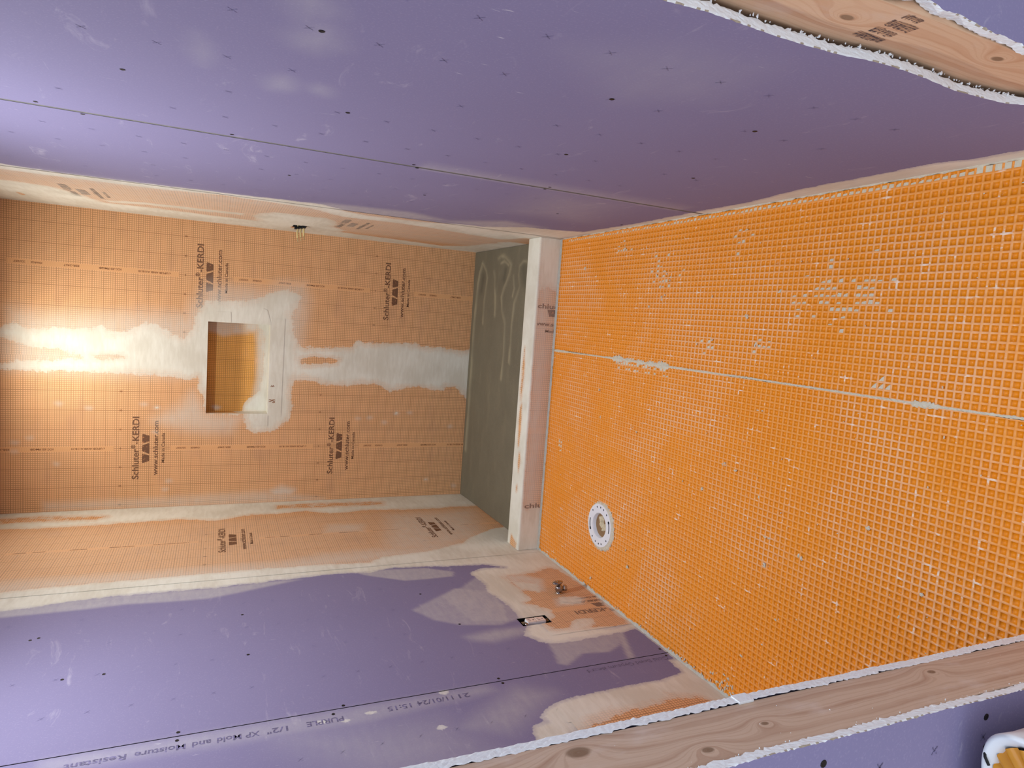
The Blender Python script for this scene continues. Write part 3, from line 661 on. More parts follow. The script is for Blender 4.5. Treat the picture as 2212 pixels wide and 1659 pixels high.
# ------------------------------------------------------------------ entry wall, both jambs
def stud(name, x0, x1, y0, y1, z0, z1, mat, parent, face):
    """2x4; 'face' = x of the visible wide face; UV across / along"""
    b = MB(); b.box((x0, y0, z0), (x1, y1, z1), bev=.0009); o = b.build(name, mat, parent)
    me = o.data; l = me.uv_layers.new(name='UVMap')
    for lp in me.loops:
        v = me.vertices[lp.vertex_index].co; l.data[lp.index].uv = ((-3.24-v.y if True else 0)+abs(v.x-face)*1.0, v.z)
    return o
XL = .612
b = MB(); b.box((-.60, -3.335, -.12), (XL-.05, -3.24, 2.6)); wl = b.build('wall_entry_left', GYP); tag(wl, kind='structure')
stud('stud', XL-.042, XL-.0012, -3.3292, -3.2362, 0, 2.48, WOOD_L, wl, XL)
wob = lambda a, f, p: (lambda z: XL+a*math.sin(f*z+p)+a*.6*math.sin(f*2.7*z+p*2))
zl = np.arange(0, 1.9, .005)
board('drywall_panel', zl, wob(.0008, 9, 1), 0, lambda u, d, z: (u, -3.222-d, z), .0152, [PURPLE, GYP, GYP], wl, [], cols=4).data.flip_normals()
hb_ = board('drywall_panel', zl, wob(.0014, 7, 2.2), -.6, lambda u, d, z: (u, -3.3435+d, z), .0135, [PURPLE_HALL, PAPER, GYP], wl, [], jit=.0007, cols=30)
tag(hb_, 'purple gypsum board on the hall side of the left jamb')
for (x, z) in ((.582, .753), (.582, .411), (.40, .9)): screw(wl, (x, -3.3435, z), (0, -1, 0), .0055)
pr = Print()
for (x, z) in ((.552, .525), (.550, .412), (.552, .641), (.552, .76), (.35, .6), (.35, .8)):
    a = .0055; pr.line((x-a, z-a), (x+a, z+a), .002); pr.line((x-a, z+a), (x+a, z-a), .002)
pr.build('printed_fastener_marks', lambda P: np.stack([P[:, 0], np.full(len(P), -3.3441), P[:, 1]], 1), INK_BOARD, wl, [])['kind'] = 'stuff'
cr = MB()
for k in range(150):
    z = random.uniform(.0, 1.5); s = random.random()
    if s < .5: c = (XL+.0005, -3.329+random.gauss(0, .0015), z)
    elif s < .8: c = (XL-.003, -3.2385+random.gauss(0, .0012), z)
    else: c = (XL-.0015, random.uniform(-3.32, -3.25), z)
    cr.blob(c, random.uniform(.0004, .0013), .8)
cr.build('gypsum_crumbs', GYP, wl)['kind'] = 'stuff'
pl = MB(); pl.box((XL-.001, -3.24, .776), (XL+.003, -3.221, .803), bev=.001); pl.build('plaster_dab', GYP, wl)
XR = 1.549
b = MB(); b.box((XR+.05, -3.30, -.12), (2.6, -3.17, 2.6)); wr_ = b.build('wall_entry_right', GYP); tag(wr_, kind='structure')
stud('stud', XR+.003, XR+.043, -3.2955, -3.165, 0, 2.48, WOOD_R, wr_, XR)
HN = [(0,1.549),(.3,1.552),(.43,1.556),(.47,1.549),(.5,1.555),(.56,1.553),(.62,1.560),(.66,1.556),(.70,1.566),(.75,1.552),(.80,1.558),(1.0,1.555),(1.9,1.552)]
hr = board('drywall_panel', zl, lambda z: float(np.interp(z, [a for a, _ in HN], [b for _, b in HN]))+.0012*math.sin(60*z), 2.6, lambda u, d, z: (u, -3.3115+d, z), .0145, [PURPLE_HALL, PAPER, GYP], wr_, [], jit=.0008, cols=30)
hr.data.flip_normals(); tag(hr, 'purple gypsum board on the hall side of the right jamb')
# worn mill stamp on the stud
N = NT('worn_stamp_ink'); N.col(N.mix(N.step(N.noise(N.scale(N.coord(), (1, 600, 60)), 1, 3), .35, .6), lin(196, 152, 118), lin(74, 62, 66))); STAMP = N.m
pr = Print()
for (y, z, w, h) in ((-3.220, .679, .014, .052), (-3.240, .676, .014, .042), (-3.263, .673, .017, .048), (-3.284, .679, .011, .032)):
    for k in range(6):
        q = z-h/2+h*k/6; pr.poly([(y-w/2+random.uniform(-.002, .002), q), (y+w/2+random.uniform(-.002, .002), q+.002), (y+w/2+random.uniform(-.002, .002), q+h/6*.98), (y-w/2, q+h/6*.95)])
pr.build('mill_stamp', lambda P: np.stack([np.full(len(P), XR+.0027), P[:, 0], P[:, 1]], 1), STAMP, wr_, [], flip=True)
cr = MB()
for k in range(130):
    z = random.uniform(0, 1.05); c = (W+.0155+random.uniform(-.001, .002), fR(z)+random.uniform(-.003, .001), z); cr.blob(c, random.uniform(.0006, .0022), .9)
cr.build('gypsum_crumbs', GYP, wr_)['kind'] = 'stuff'
b = MB(); b.box((XL-.3, -3.335, 2.06), (XR+.3, -3.20, 2.6)); tag(b.build('wall_entry_header', GYP), kind='structure')

# ------------------------------------------------------------------ floor: uncoupling mat with real square cavities
b = MB(); b.box((-.13, -3.30, -.10), (W+.13, .12, -.008)); b.box((-1.2, -5.6, -.10), (3.2, -3.30, -.008)); floor = b.build('floor', SUBF); tag(floor, kind='structure')
def mat_materials():
    N = NT('orange_mat_ridge'); ob = N.coord()
    d1 = N.noise(ob, 3.0, 4, .68, .6); d2 = N.noise(N.scale(ob, (14, 2, 1)), 9, 2, .6); d3 = N.noise(ob, 75, 2, .65); d4 = N.noise(ob, 17, 3, .7)
    c = N.mix(d3, lin(238, 156, 70), lin(230, 144, 58))
    dust = N.math('ADD', N.math('MULTIPLY', N.step(d1, .38, .68), .44), N.math('MULTIPLY', N.step(d3, .5, .8), .16))
    dust = N.math('MULTIPLY', dust, N.math('SUBTRACT', 1, N.attr('clean')), clamp=True)
    c = N.mix(dust, c, lin(232, 194, 164))
    wht = N.math('MULTIPLY', N.step(N.math('MULTIPLY', d4, N.math('ADD', .5, d2)), .62, .74), .7)
    c = N.mix(wht, c, lin(238, 224, 210)); N.col(c); N.b.inputs['Roughness'].default_value = .5
    R = N.m
    N = NT('orange_mat_cavity'); ob = N.coord(); d = N.noise(ob, 6, 2, .6); d3 = N.noise(ob, 130, 2, .6)
    c = N.mix(d, lin(238, 147, 22), lin(228, 133, 13))
    c = N.mix(N.math('MULTIPLY', N.step(d3, .60, .78), N.step(N.noise(ob, 5, 3), .42, .62)), c, lin(232, 170, 120)); N.col(c)
    N.b.inputs['Roughness'].default_value = .42
    return [R, N.m]
MATS = mat_materials()
PITCH_ = .0188; RIB = .0048; DEP = .0036; FC = (.298, -1.598)
WIPE = [(0.362,-2.285),(0.011,-2.171),(0.04,-2.458),(0.236,-2.709),(0.481,-2.643)]
DUSTY = [(.40,-2.30),(.011,-2.17),(.011,-1.93),(.25,-2.02),(.42,-2.20)]
def mat_sheet(x0, x1, y0, y1, ang, name):
    nx = int((x1-x0)/PITCH_); ny = int((y1-y0)/PITCH_)
    def edge(n): return np.concatenate([[i*PITCH_+RIB/2, (i+1)*PITCH_-RIB/2] for i in range(n)])
    ex = np.concatenate([[0.0006], edge(nx), [min(nx*PITCH_+RIB*.3, x1-x0)]]); ey = np.concatenate([[0.0006], edge(ny), [ny*PITCH_+RIB*.3]])
    X, Y = np.meshgrid(ex, ey, indexing='ij'); n, mN = X.shape
    r = np.random.default_rng(int(x0*100)+3)
    X = X+r.normal(0, .00025, X.shape); Y = Y+r.normal(0, .00025, X.shape)
    top = np.stack([X.ravel(), Y.ravel(), np.zeros(X.size)+r.normal(0, .00012, X.size)], 1)
    I = np.arange(n*mN).reshape(n, mN)
    Q = np.stack([I[:-1, :-1], I[1:, :-1], I[1:, 1:], I[:-1, 1:]], -1)
    cell = np.zeros(Q.shape[:2], bool); cell[1::2, 1::2] = True
    cc = Q[cell]; ridge = Q[~cell]
    base = len(top); q = top[cc]                            # (k,4,3)
    ctr = q.mean(1, keepdims=True); bot = q.copy(); bot[..., :2] = ctr[..., :2]+(q[..., :2]-ctr[..., :2])*.93; bot[..., 2] = -DEP
    # rim: slight rounding just under the top
    bi = base+np.arange(bot.shape[0]*4).reshape(-1, 4)
    F = [ridge, bi]
    for k in range(4):
        k2 = (k+1) % 4; F.append(np.stack([cc[:, k], cc[:, k2], bi[:, k2], bi[:, k]], 1))
    F = np.concatenate(F); V = np.concatenate([top, bot.reshape(-1, 3)])
    mi = np.concatenate([np.zeros(len(ridge), np.int32), np.ones(len(F)-len(ridge), np.int32)])
    c, s = math.cos(ang), math.sin(ang)
    V2 = V.copy(); V2[:, 0] = x0+V[:, 0]*c-V[:, 1]*s; V2[:, 1] = y0+V[:, 0]*s+V[:, 1]*c
    fc = V2[F].mean(1); keep = ((fc[:, 0]-FC[0])**2+(fc[:, 1]-FC[1])**2 > .060**2) & (fc[:, 0] < W-.001) & (fc[:, 0] > .001) & (fc[:, 1] < -1.046)
    F = F[keep]; mi = mi[keep]
    me = bpy.data.meshes.new(name); me.vertices.add(len(V2)); me.vertices.foreach_set('co', V2.astype(np.float32).ravel())
    me.loops.add(F.size); me.loops.foreach_set('vertex_index', F.astype(np.int32).ravel())
    me.polygons.add(len(F)); me.polygons.foreach_set('loop_start', np.arange(0, F.size, 4, dtype=np.int32)); me.polygons.foreach_set('material_index', mi)
    me.update(calc_edges=True)
    for mm in MATS: me.materials.append(mm)
    P = V2[:, :2]; cl = np.clip(.5+.5*poly_sdf(P, WIPE)/.05, 0, 1)
    cl = np.maximum(cl, .75*np.exp(-((W-P[:, 0])/.09)**2)); cl = np.maximum(cl, .5*np.exp(-((P[:, 0]-.02)/.10)**2))
    cl = cl-1.0*np.clip(.5+.5*poly_sdf(P, DUSTY)/.03, 0, 1)*(1-cl)
    set_attr(me, 'clean', cl)
    o = bpy.data.objects.new(name, me); link(o, floor); return o
mA = mat_sheet(.0030, 1.0000, -3.50, -1.046, 0.0, 'mat_sheet'); tag(mA, 'wide orange uncoupling mat sheet with square cavities')
mB = mat_sheet(1.0040, W+.004, -3.50, -1.046, .0, 'mat_sheet'); tag(mB, 'narrow orange uncoupling mat sheet along the right wall')
# mortar squeezed out of the joint
SE = [(0.998,-1.05),(0.999,-1.274),(1.002,-1.603),(1.001,-1.916),(1.001,-2.098),(1.003,-2.319),(1.002,-2.661),(1.001,-2.914),(1.003,-3.118),(1.003,-3.45)]
ys = np.arange(-3.45, -1.05, .004); xs = .0008+np.interp(-ys, [-b for _, b in SE], [a for a, _ in SE])
nn = vnoise(np.stack([ys, ys*0], 1), .03, 1, 4); n2 = vnoise(np.stack([ys, ys*0], 1), .25, 1, 9)
V = []; F = []
for i, y in enumerate(ys):
    amp = .0034+.006*max(0, n2[i]-.45)*nn[i]*3 + (.008*nn[i] if -1.95 < y < -1.55 else 0) + (.006*nn[i] if -2.95 < y < -2.88 else 0)
    for k, (s, h) in enumerate(((-1, -.001), (-.6, .0006), (0, .0010+amp*.18), (.6, .0006), (1, -.001))):
        V.append((xs[i]+s*amp*(.7+.6*random.random()), y, h+random.uniform(-.0003, .0004)))
for i in range(len(ys)-1):
    for k in range(4): F.append((i*5+k, i*5+k+1, i*5+6+k, i*5+5+k))
mesh_ob('seam_mortar', V, F, THIN, floor)
# cavities packed with mortar and loose crumbs
fill = MB()
def cellfill(x, y, part=None):
    x0 = .0030 if x < 1.0 else 1.0040; cx = x0+(math.floor((x-x0)/PITCH_)+.5)*PITCH_; cyy = -3.50+(math.floor((y+3.50)/PITCH_)+.5)*PITCH_
    a = PITCH_/2-RIB/2-.0002; z0, z1 = -DEP+.0002, -.0003
    if part is None:
        fill.add([(cx-a, cyy-a, z1), (cx+a, cyy-a, z1), (cx+a, cyy+a, z1), (cx-a, cyy+a, z1), (cx, cyy, z1+.0006)], [(0, 1, 4), (1, 2, 4), (2, 3, 4), (3, 0, 4)])
    elif part == 'tri':
        fill.add([(cx-a, cyy+a, z1), (cx-a, cyy-a, z1), (cx+a, cyy-a, z1-.0004), (cx+a*.4, cyy+a*.2, z0)], [(0, 1, 2), (0, 2, 3)])
    else:
        s = random.uniform(.3, .8)
        fill.add([(cx-a, cyy-a, z1), (cx-a+2*a*s, cyy-a, z1-.001), (cx-a+2*a*s*random.uniform(.5, 1.1), cyy+a, z0+.001), (cx-a, cyy+a, z1-.0006)], [(0, 1, 2), (0, 2, 3)])
for (x, y) in [(1.29,-2.596),(1.291,-2.616),(1.27,-2.597),(1.271,-2.615),(1.252,-2.597),(1.251,-2.616),(1.251,-2.635),(1.251,-2.657),(1.232,-2.499),(1.231,-2.517),(1.233,-2.616),(1.233,-2.636),(1.213,-2.633),(1.214,-2.65),(1.214,-2.672),(1.292,-2.714),(1.292,-2.732),(1.291,-2.75),(1.27,-2.73),(1.27,-2.71),(1.251,-2.729),(1.234,-2.71),(1.234,-2.733)]: cellfill(x, y, 'part')
for (x, y) in [(1.056,-2.797),(1.037,-2.777),(1.038,-2.798),(1.039,-2.818)]: cellfill(x, y, 'tri')
for y in np.arange(-3.24, -2.95, PITCH_): cellfill(W-.008, y)
for y in np.arange(-2.94, -1.10, PITCH_): cellfill(W-.008, y, 'part')
for y in np.arange(-1.95, -1.60, PITCH_):
    if random.random() < .8: cellfill(.985, y, random.choice((None, 'part')))
    if random.random() < .5: cellfill(1.02, y, 'part')
    if random.random() < .35: cellfill(.965, y, 'part')
for (cx_, cy_0, rr, nn_) in ((1.325, -1.87, .045, 26), (1.25, -2.62, .07, 26), (1.26, -2.73, .06, 16), (1.455, -1.60, .02, 8), (1.115, -2.38, .03, 10), (.56, -1.19, .02, 7), (1.10, -2.15, .03, 8), (1.44, -2.27, .03, 8)):
    for k in range(nn_): cellfill(cx_+random.gauss(0, rr*.6), cy_0+random.gauss(0, rr*.8), 'part')
fill.build('packed_mortar', THIN, floor)['kind'] = 'stuff'
cr = MB()
BL = [(1.382,-1.292),(1.466,-1.601),(1.446,-1.6),(1.214,-1.803),(1.251,-1.872),(1.112,-2.17),(1.11,-2.368),(1.122,-2.422),(1.192,-2.308),(1.184,-2.318),(1.264,-2.435),(1.097,-2.09),(1.251,-2.153),(0.86,-1.493),(1.331,-1.833),(1.343,-1.885),(1.288,-1.859),(1.319,-1.918),(1.26,-1.89),(1.458,-2.275),(0.734,-1.785),(0.754,-1.526),(0.569,-1.18),(0.549,-1.202),(0.262,-1.789),(0.302,-1.902),(0.194,-1.813),(0.049,-1.55),(0.717,-2.299),(0.719,-2.273),(0.651,-2.449),(0.546,-2.494),(0.529,-2.615),(0.463,-2.496),(0.915,-2.414),(0.146,-1.93),(0.014,-1.227),(0.612,-2.088),(0.613,-2.194),(0.711,-2.334),(0.571,-2.966),(0.602,-3.076),(0.152,-2.442),(0.009,-2.312),(0.024,-2.374),(0.059,-2.392),(0.633,-2.726),(0.679,-2.805),(0.23,-2.522),(0.318,-2.565),(0.497,-2.916)]
for (x, y) in BL:
    for k in range(random.randint(1, 3)):
        cr.blob((x+random.gauss(0, .004), y+random.gauss(0, .004), -.0006), random.uniform(.0022, .0055), .55)
for k in range(420):
    x = random.uniform(.03, W-.03); y = random.uniform(-3.3, -1.08); cr.blob((x, y, -.0006 if random.random() < .6 else -DEP), random.uniform(.0006, .0024), .5)
for k in range(70):                           # crumbs gathered at the foot of the left wall
    y = random.uniform(-2.42, -1.1); cr.blob((random.uniform(.004, .014), y, -.001), random.uniform(.0015, .0045), .7)
for k in range(26): cr.blob((random.uniform(.005, .05), random.uniform(-2.43, -2.32), -.0005), random.uniform(.002, .006), .6)
cr.build('mortar_crumbs', THIN, floor)['kind'] = 'stuff'
# mortar beads at the foot of walls and curb
def bead(name, a, b, off, w, mat, seed, zh=.004, parent=floor):
    a = np.array(a, float); b = np.array(b, float); L = np.hypot(*(b-a)); n = int(L/.006); V = []; F = []
    d = (b-a)/L; nr = np.array([-d[1], d[0]])*off; r = np.random.default_rng(seed)
    for i in range(n+1):
        p0 = a+d*L*i/n; k = vnoise(np.array([[i*.006, seed]]), .02, 1, seed)[0]; ww = w*(.45+.9*k)
        for t, h in ((0, zh*(1+.4*k)), (.5, zh*.75), (1, -.001)):
            q = p0+nr*ww*t+r.normal(0, .0004, 2); V.append((q[0], q[1], h+r.normal(0, .0003)))
    for i in range(n):
        for k in range(2): F.append((i*3+k, i*3+k+1, i*3+4+k, i*3+3+k))
    o = mesh_ob(name, V, F, mat, parent); return o
bead('mortar_bead', (-.003, -3.22), (-.003, -1.05), -1, .012, THING, 2)
bead('mortar_bead', (W+.003, -3.2), (W+.003, -1.05), 1, .0052, THIN, 3)
CY0, CY1, CZ = -1.044, -.913, .113
bead('mortar_bead', (0, CY0-.0005), (W, CY0-.0005), -1, .012, THING, 6, .005)

# ------------------------------------------------------------------ shower curb
prof = []                                      # rounded profile, arc-length parameter s
pts = [(CY0, -.004), (CY0, CZ-.010)]
for k in range(1, 6): w = math.pi/2*k/5; pts.append((CY0+.010-.010*math.cos(w), CZ-.010+.010*math.sin(w)))
pts.append((CY1-.008, CZ))
for k in range(1, 5): w = math.pi/2*k/4; pts.append((CY1-.008+.008*math.sin(w), CZ-.008+.008*math.cos(w)))
pts.append((CY1, 0.0))
sl = [0]
for q0, q1 in zip(pts, pts[1:]): sl.append(sl[-1]+math.hypot(q1[0]-q0[0], q1[1]-q0[1]))
ss = np.array(sorted(set(np.round(np.concatenate([np.linspace(sl[i], sl[i+1], max(2, int((sl[i+1]-sl[i])/.006)+1)) for i in range(len(sl)-1)]), 5))))
fy = lambda s: np.interp(s, sl, [q[0] for q in pts]); fz = lambda s: np.interp(s, sl, [q[1] for q in pts])
def fn_curb(off):
    def f(P):
        y = fy(P[:, 1]); z = fz(P[:, 1]); return np.stack([P[:, 0], y-off*(P[:, 1] < .112), z], 1)
    return f
S_T = .105
OPS_C = [('coat', [(-.1, S_T), (W+.1, S_T), (W+.1, .4), (-.1, .4)], .010, 1),
         ('film', [(-.1, .02), (W+.1, .02), (W+.1, .13), (-.1, .13)], .06, .75),
         ('coat', [(1.26, -.02), (1.30, .05), (1.285, .11), (W+.1, .14), (W+.1, -.02)], .02, 1),
         ('coat', [(-.1, -.02), (.20, -.02), (.22, .04), (.20, .08), (.24, .12), (-.1, .14)], .014, 1),
         ('rub', spot((.62, .19), .10, .014), .012, .8), ('rub', spot((.44, .17), .06, .010, seed=2), .012, .7), ('rub', [(.0, .14), (.03, .13), (.05, .20), (0, .21)], .012, .9), ('rub', spot((.86, .20), .12, .014, seed=5), .014, .6), ('rub', spot((.30, .175), .02, .008, seed=7), .01, .8)]
curb = surf('shower_curb', lines(.001, W-.001, .008), ss, fn_curb(0), KERDI, None, OPS_C, uv=(.6, .3), smooth=True)
tag(curb, 'long low curb with smeared white top across the shower pan', 'curb')
pr = Print()
def down_text(pr, body, x, z0, L, cap):
    P = Print(); P.text(body, (0, 0), L, cap); _merge(pr, P, (x, z0), -math.pi/2)
down_text(pr, 'Schlut', 1.196, .128, .128, .024); down_text(pr, 'www.sc', 1.113, .116, .118, .020); down_text(pr, 'Mad', 1.082, .056, .045, .014)
pr.poly([(1.192, .052), (1.158, .040), (1.158, .004), (1.192, .004)])
down_text(pr, 'Schlu', .213, .125, .125, .024)
pr.build('printed_logo', fn_curb(.0008), INK, curb, [('film', [(0, 0), (W, 0), (W, .2), (0, .2)], .01, .25)], clip=(0, W, .004, .104))

# ------------------------------------------------------------------ shower pan of trowelled mortar
def seg_d(P, pl):
    d = np.full(len(P), 9.)
    for a, b in zip(pl, pl[1:]):
        a = np.array(a); b = np.array(b); e = b-a; w = P-a; t = np.clip((w@e)/(e@e), 0, 1); d = np.minimum(d, np.hypot(*(w-t[:, None]*e).T))
    return d
ST = [([(1.459,-.129),(1.40,-.095),(1.33,-.075),(1.255,-.067),(1.09,-.057),(.8,-.055),(.3,-.05)], .010, .006), ([(1.459,-.129),(1.41,-.19),(1.37,-.21),(1.324,-.202),(1.25,-.19),(1.1,-.19)], .008, .003),
      ([(1.475,-.36),(1.487,-.40),(1.482,-.451),(1.455,-.51),(1.432,-.542),(1.382,-.527),(1.31,-.47),(1.254,-.441),(1.18,-.46),(1.105,-.51),(.95,-.52),(.80,-.51)], .009, .004), ([(1.445,-.40),(1.455,-.45),(1.43,-.51)], .006, .002),
      ([(1.443,-.695),(1.42,-.65),(1.375,-.645),(1.315,-.672),(1.222,-.611),(1.1,-.60),(.9,-.60)], .008, .003), ([(1.443,-.695),(1.44,-.74),(1.373,-.765),(1.25,-.75)], .007, .0025), ([(1.403,-.309),(1.36,-.33),(1.321,-.332),(1.254,-.353),(1.15,-.36)], .008, .003),
      ([(1.37,-.58),(1.30,-.60),(1.26,-.585)], .006, .002)]
DP = [([(1.406,-.464),(1.36,-.452)], .022, -.003), ([(1.40,-.70),(1.34,-.715)], .035, -.0025), ([(1.37,-.145),(1.30,-.13)], .030, -.0025), ([(1.2,-.28),(1.0,-.28),(.8,-.27)], .04, -.001)]
def fn_pan(P):
    z = .048+(P[:, 1])*.022
    for pl, w, h in ST+DP: z = z+h*np.exp(-(seg_d(P, pl)/w)**2)
    z = z+.0030*np.exp(-((P[:, 1]+.03)/.03)**2)+(vnoise(P, .12, .05, 3)-.5)*.003+(vnoise(P, .03, .02, 8)-.5)*.0012
    return np.stack([P[:, 0], P[:, 1], z], 1)
def pan_tone(P):  # sandy strokes lighter, hollows darker: relief shading put into the colour
    t = np.zeros(len(P))
    for pl, w, h in ST: t = np.maximum(t, np.exp(-(seg_d(P, pl)/(w*1.5))**2)*(.4+.9*vnoise(P, .08, .04, 17)))
    for pl, w, h in DP[:3]: t = t-1.1*np.exp(-(seg_d(P, pl)/w)**2)
    return t
N = NT('grey_pan_mortar'); ob = N.coord(); n1 = N.noise(ob, 6, 5, .6); n2 = N.noise(ob, 260, 3, .7); n3 = N.noise(N.scale(ob, (1, 3.5, 1)), 5, 4, .55)
c = N.mix(n1, lin(124, 117, 99), lin(106, 100, 85)); c = N.mix(N.math('MULTIPLY', N.step(n3, .5, .75), .16), c, lin(150, 140, 116))
c = N.mix(N.math('MULTIPLY', N.step(n2, .55, .8), .35), c, lin(176, 168, 148)); sand_shade = N.attr('sand_shade'); c = N.mix(N.math('MULTIPLY', sand_shade, .5, clamp=True), c, lin(170, 160, 132)); c = N.mix(N.math('MULTIPLY', sand_shade, -.5, clamp=True), c, lin(86, 82, 70)); N.col(c); N.bump(N.math('ADD', n2, n3), .5, .002); N.b.inputs['Roughness'].default_value = .92
pan = surf('shower_pan', lines(.002, W-.002, .006), lines(CY1, -.002, .006), fn_pan, N.m, None, [], smooth=True)
set_attr(pan.data, 'sand_shade', pan_tone(np.array([v.co[:2] for v in pan.data.vertices]))); tag(pan, 'grey trowelled mortar shower pan behind the white curb', 'shower pan')

# ------------------------------------------------------------------ toilet flange with a stuffed rag
fl = empty('toilet_flange', (FC[0], FC[1], 0)); tag(fl, 'white round plastic toilet flange set into the orange floor mat', 'flange')
def ring_with_slots(z0, z1):
    cu = bpy.data.curves.new('t', 'CURVE'); cu.dimensions = '2D'; cu.fill_mode = 'BOTH'; cu.extrude = (z1-z0)/2; cu.bevel_depth = 0
    def loop(pts):
        sp = cu.splines.new('POLY'); sp.points.add(len(pts)-1); sp.use_cyclic_u = True
        for q, p_ in zip(sp.points, pts): q.co = (p_[0], p_[1], 0, 1)
    circ = lambda r, n, c=(0, 0): [(c[0]+r*math.cos(2*math.pi*k/n), c[1]+r*math.sin(2*math.pi*k/n)) for k in range(n)]
    loop(circ(.090, 72)); loop(circ(.0525, 60))
    for c0 in (math.radians(98), math.radians(278)):       # long bolt slots, wide at one end
        a = [c0-.30+.5*k/8 for k in range(9)]; r0, r1 = .0720, .0790
        loop([(r1*math.cos(t), r1*math.sin(t)) for t in a]+[(r0*math.cos(t), r0*math.sin(t)) for t in a[::-1]])
        a = [c0+.215+.16*k/4 for k in range(5)]; r0, r1 = .0695, .0815
        loop([(r1*math.cos(t), r1*math.sin(t)) for t in a]+[(r0*math.cos(t), r0*math.sin(t)) for t in a[::-1]])
    for k, d in enumerate((20, 50, 142, 165, 200, 232, 320, 342, 0, 184)):
        t = math.radians(d); loop(circ(.0042, 10, (.077*math.cos(t), .077*math.sin(t))))
    o = bpy.data.objects.new('t', cu); C.objects.link(o); bpy.context.view_layer.update(); me = bpy.data.meshes.new_from_object(o); bpy.data.objects.remove(o)
    return me
me = ring_with_slots(0, .006); me.materials.clear(); me.materials.append(WHITEP)
o = bpy.data.objects.new('flange_ring', me); link(o, fl); o.location = (0, 0, .005)
b = MB(); b.lathe([(.0525, .006), (.0505, .004), (.0490, -.05), (.0480, -.09)], (FC[0], FC[1], .001), (0, 0, 1), 48, cap=False); o = b.build('flange_throat', WHITEP, fl, True); o.data.flip_normals()
b = MB(); b.lathe([(.0485, -.088), (.001, -.089)], (FC[0], FC[1], 0), (0, 0, 1), 32, cap=False); b.build('pipe_dark', DARK, fl)
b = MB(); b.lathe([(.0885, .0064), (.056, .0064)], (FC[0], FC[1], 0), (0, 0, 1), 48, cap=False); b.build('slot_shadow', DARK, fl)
V = []; F = []; n = 90
for k in range(n):
    w = 2*math.pi*k/n; j = random.uniform(-.002, .003)
    lob = .002*max(0, math.sin(w-2.6))+.004*max(0, math.cos(w-3.6))
    for r, h in ((.0885, .0075), (.0925+j*.4, .006), (.096+j+lob, .0025), (.099+j*1.6+lob*1.3, -.0015)): V.append((FC[0]+r*math.cos(w), FC[1]+r*math.sin(w), h+random.uniform(-.0006, .0006)))
for k in range(n):
    for i in range(3): F.append((k*4+i, k*4+i+1, ((k+1) % n)*4+i+1, ((k+1) % n)*4+i))
mesh_ob('mortar_rim', V, F, THIN, fl)
# crumpled rag in the throat
V = []; F = []; nr, na = 12, 36
for i in range(nr+1):
    for k in range(na):
        w = 2*math.pi*k/na; r = .043*i/nr
        x = FC[0]+.004+r*math.cos(w); y = FC[1]-.003+r*math.sin(w)*.95
        q = np.array([[x, y]]); z = -.002-.020*(i/nr)**2+.030*(vnoise(q, .016, .028, 12)[0]-.5)+.014*(vnoise(q, .008, .009, 13)[0]-.5)
        if math.cos(w-1.9) > .55: z -= .02*(i/nr)
        V.append((x, y, z))
for i in range(nr):
    for k in range(na): F.append((i*na+k, i*na+(k+1) % na, (i+1)*na+(k+1) % na, (i+1)*na+k))
rag = mesh_ob('crumpled_paper', V, F, RAG, None, False); tag(rag, 'cream crumpled paper stuffed into the toilet flange', 'paper')

# ------------------------------------------------------------------ shut-off valve
VY, VZ = -1.553, .150
vl = empty('shutoff_valve', (0, VY, VZ)); tag(vl, 'small chrome shut-off valve with oval handle on the left wall', 'valve')
b = MB(); b.lathe([(.014, .0), (.015, .002), (.010, .004), (.0085, .006), (.0085, .014)], (0, VY, VZ), (1, 0, 0), 20); b.build('escutcheon', CHROME, vl, True)
b = MB(); b.lathe([(.013, .008), (.0165, .012), (.0165, .027), (.013, .031), (.009, .032), (.009, .038)], (0, VY, VZ), (1, 0, 0), 16); b.build('valve_body', CHROME, vl, True)
b = MB(); b.lathe([(.009, 0), (.009, .008), (.0125, .009), (.0135, .011), (.0135, .021), (.0125, .023), (.007, .023)], (.020, VY, VZ-.010), (0, -.15, -1), 6); b.build('outlet_nut', CHROME, vl)
b = MB(); b.lathe([(.004, .036), (.004, .043)], (0, VY, VZ), (1, 0, 0), 10); b.build('stem', CHROME, vl)
b = MB(); b.lathe([(.010, .040), (.0200, .043), (.0215, .046), (.0200, .049), (.0120, .051), (.004, .0515)], (0, VY, VZ+.004), (1, 0, .12), 24, sx=.72, sy=1.12); hd = b.build('handle', CHROME, vl, True)
b = MB(); b.lathe([(.0028, .0513), (.0028, .0530)], (0, VY, VZ+.004), (1, 0, .12), 10); b.build('handle_screw', STEEL, hd)

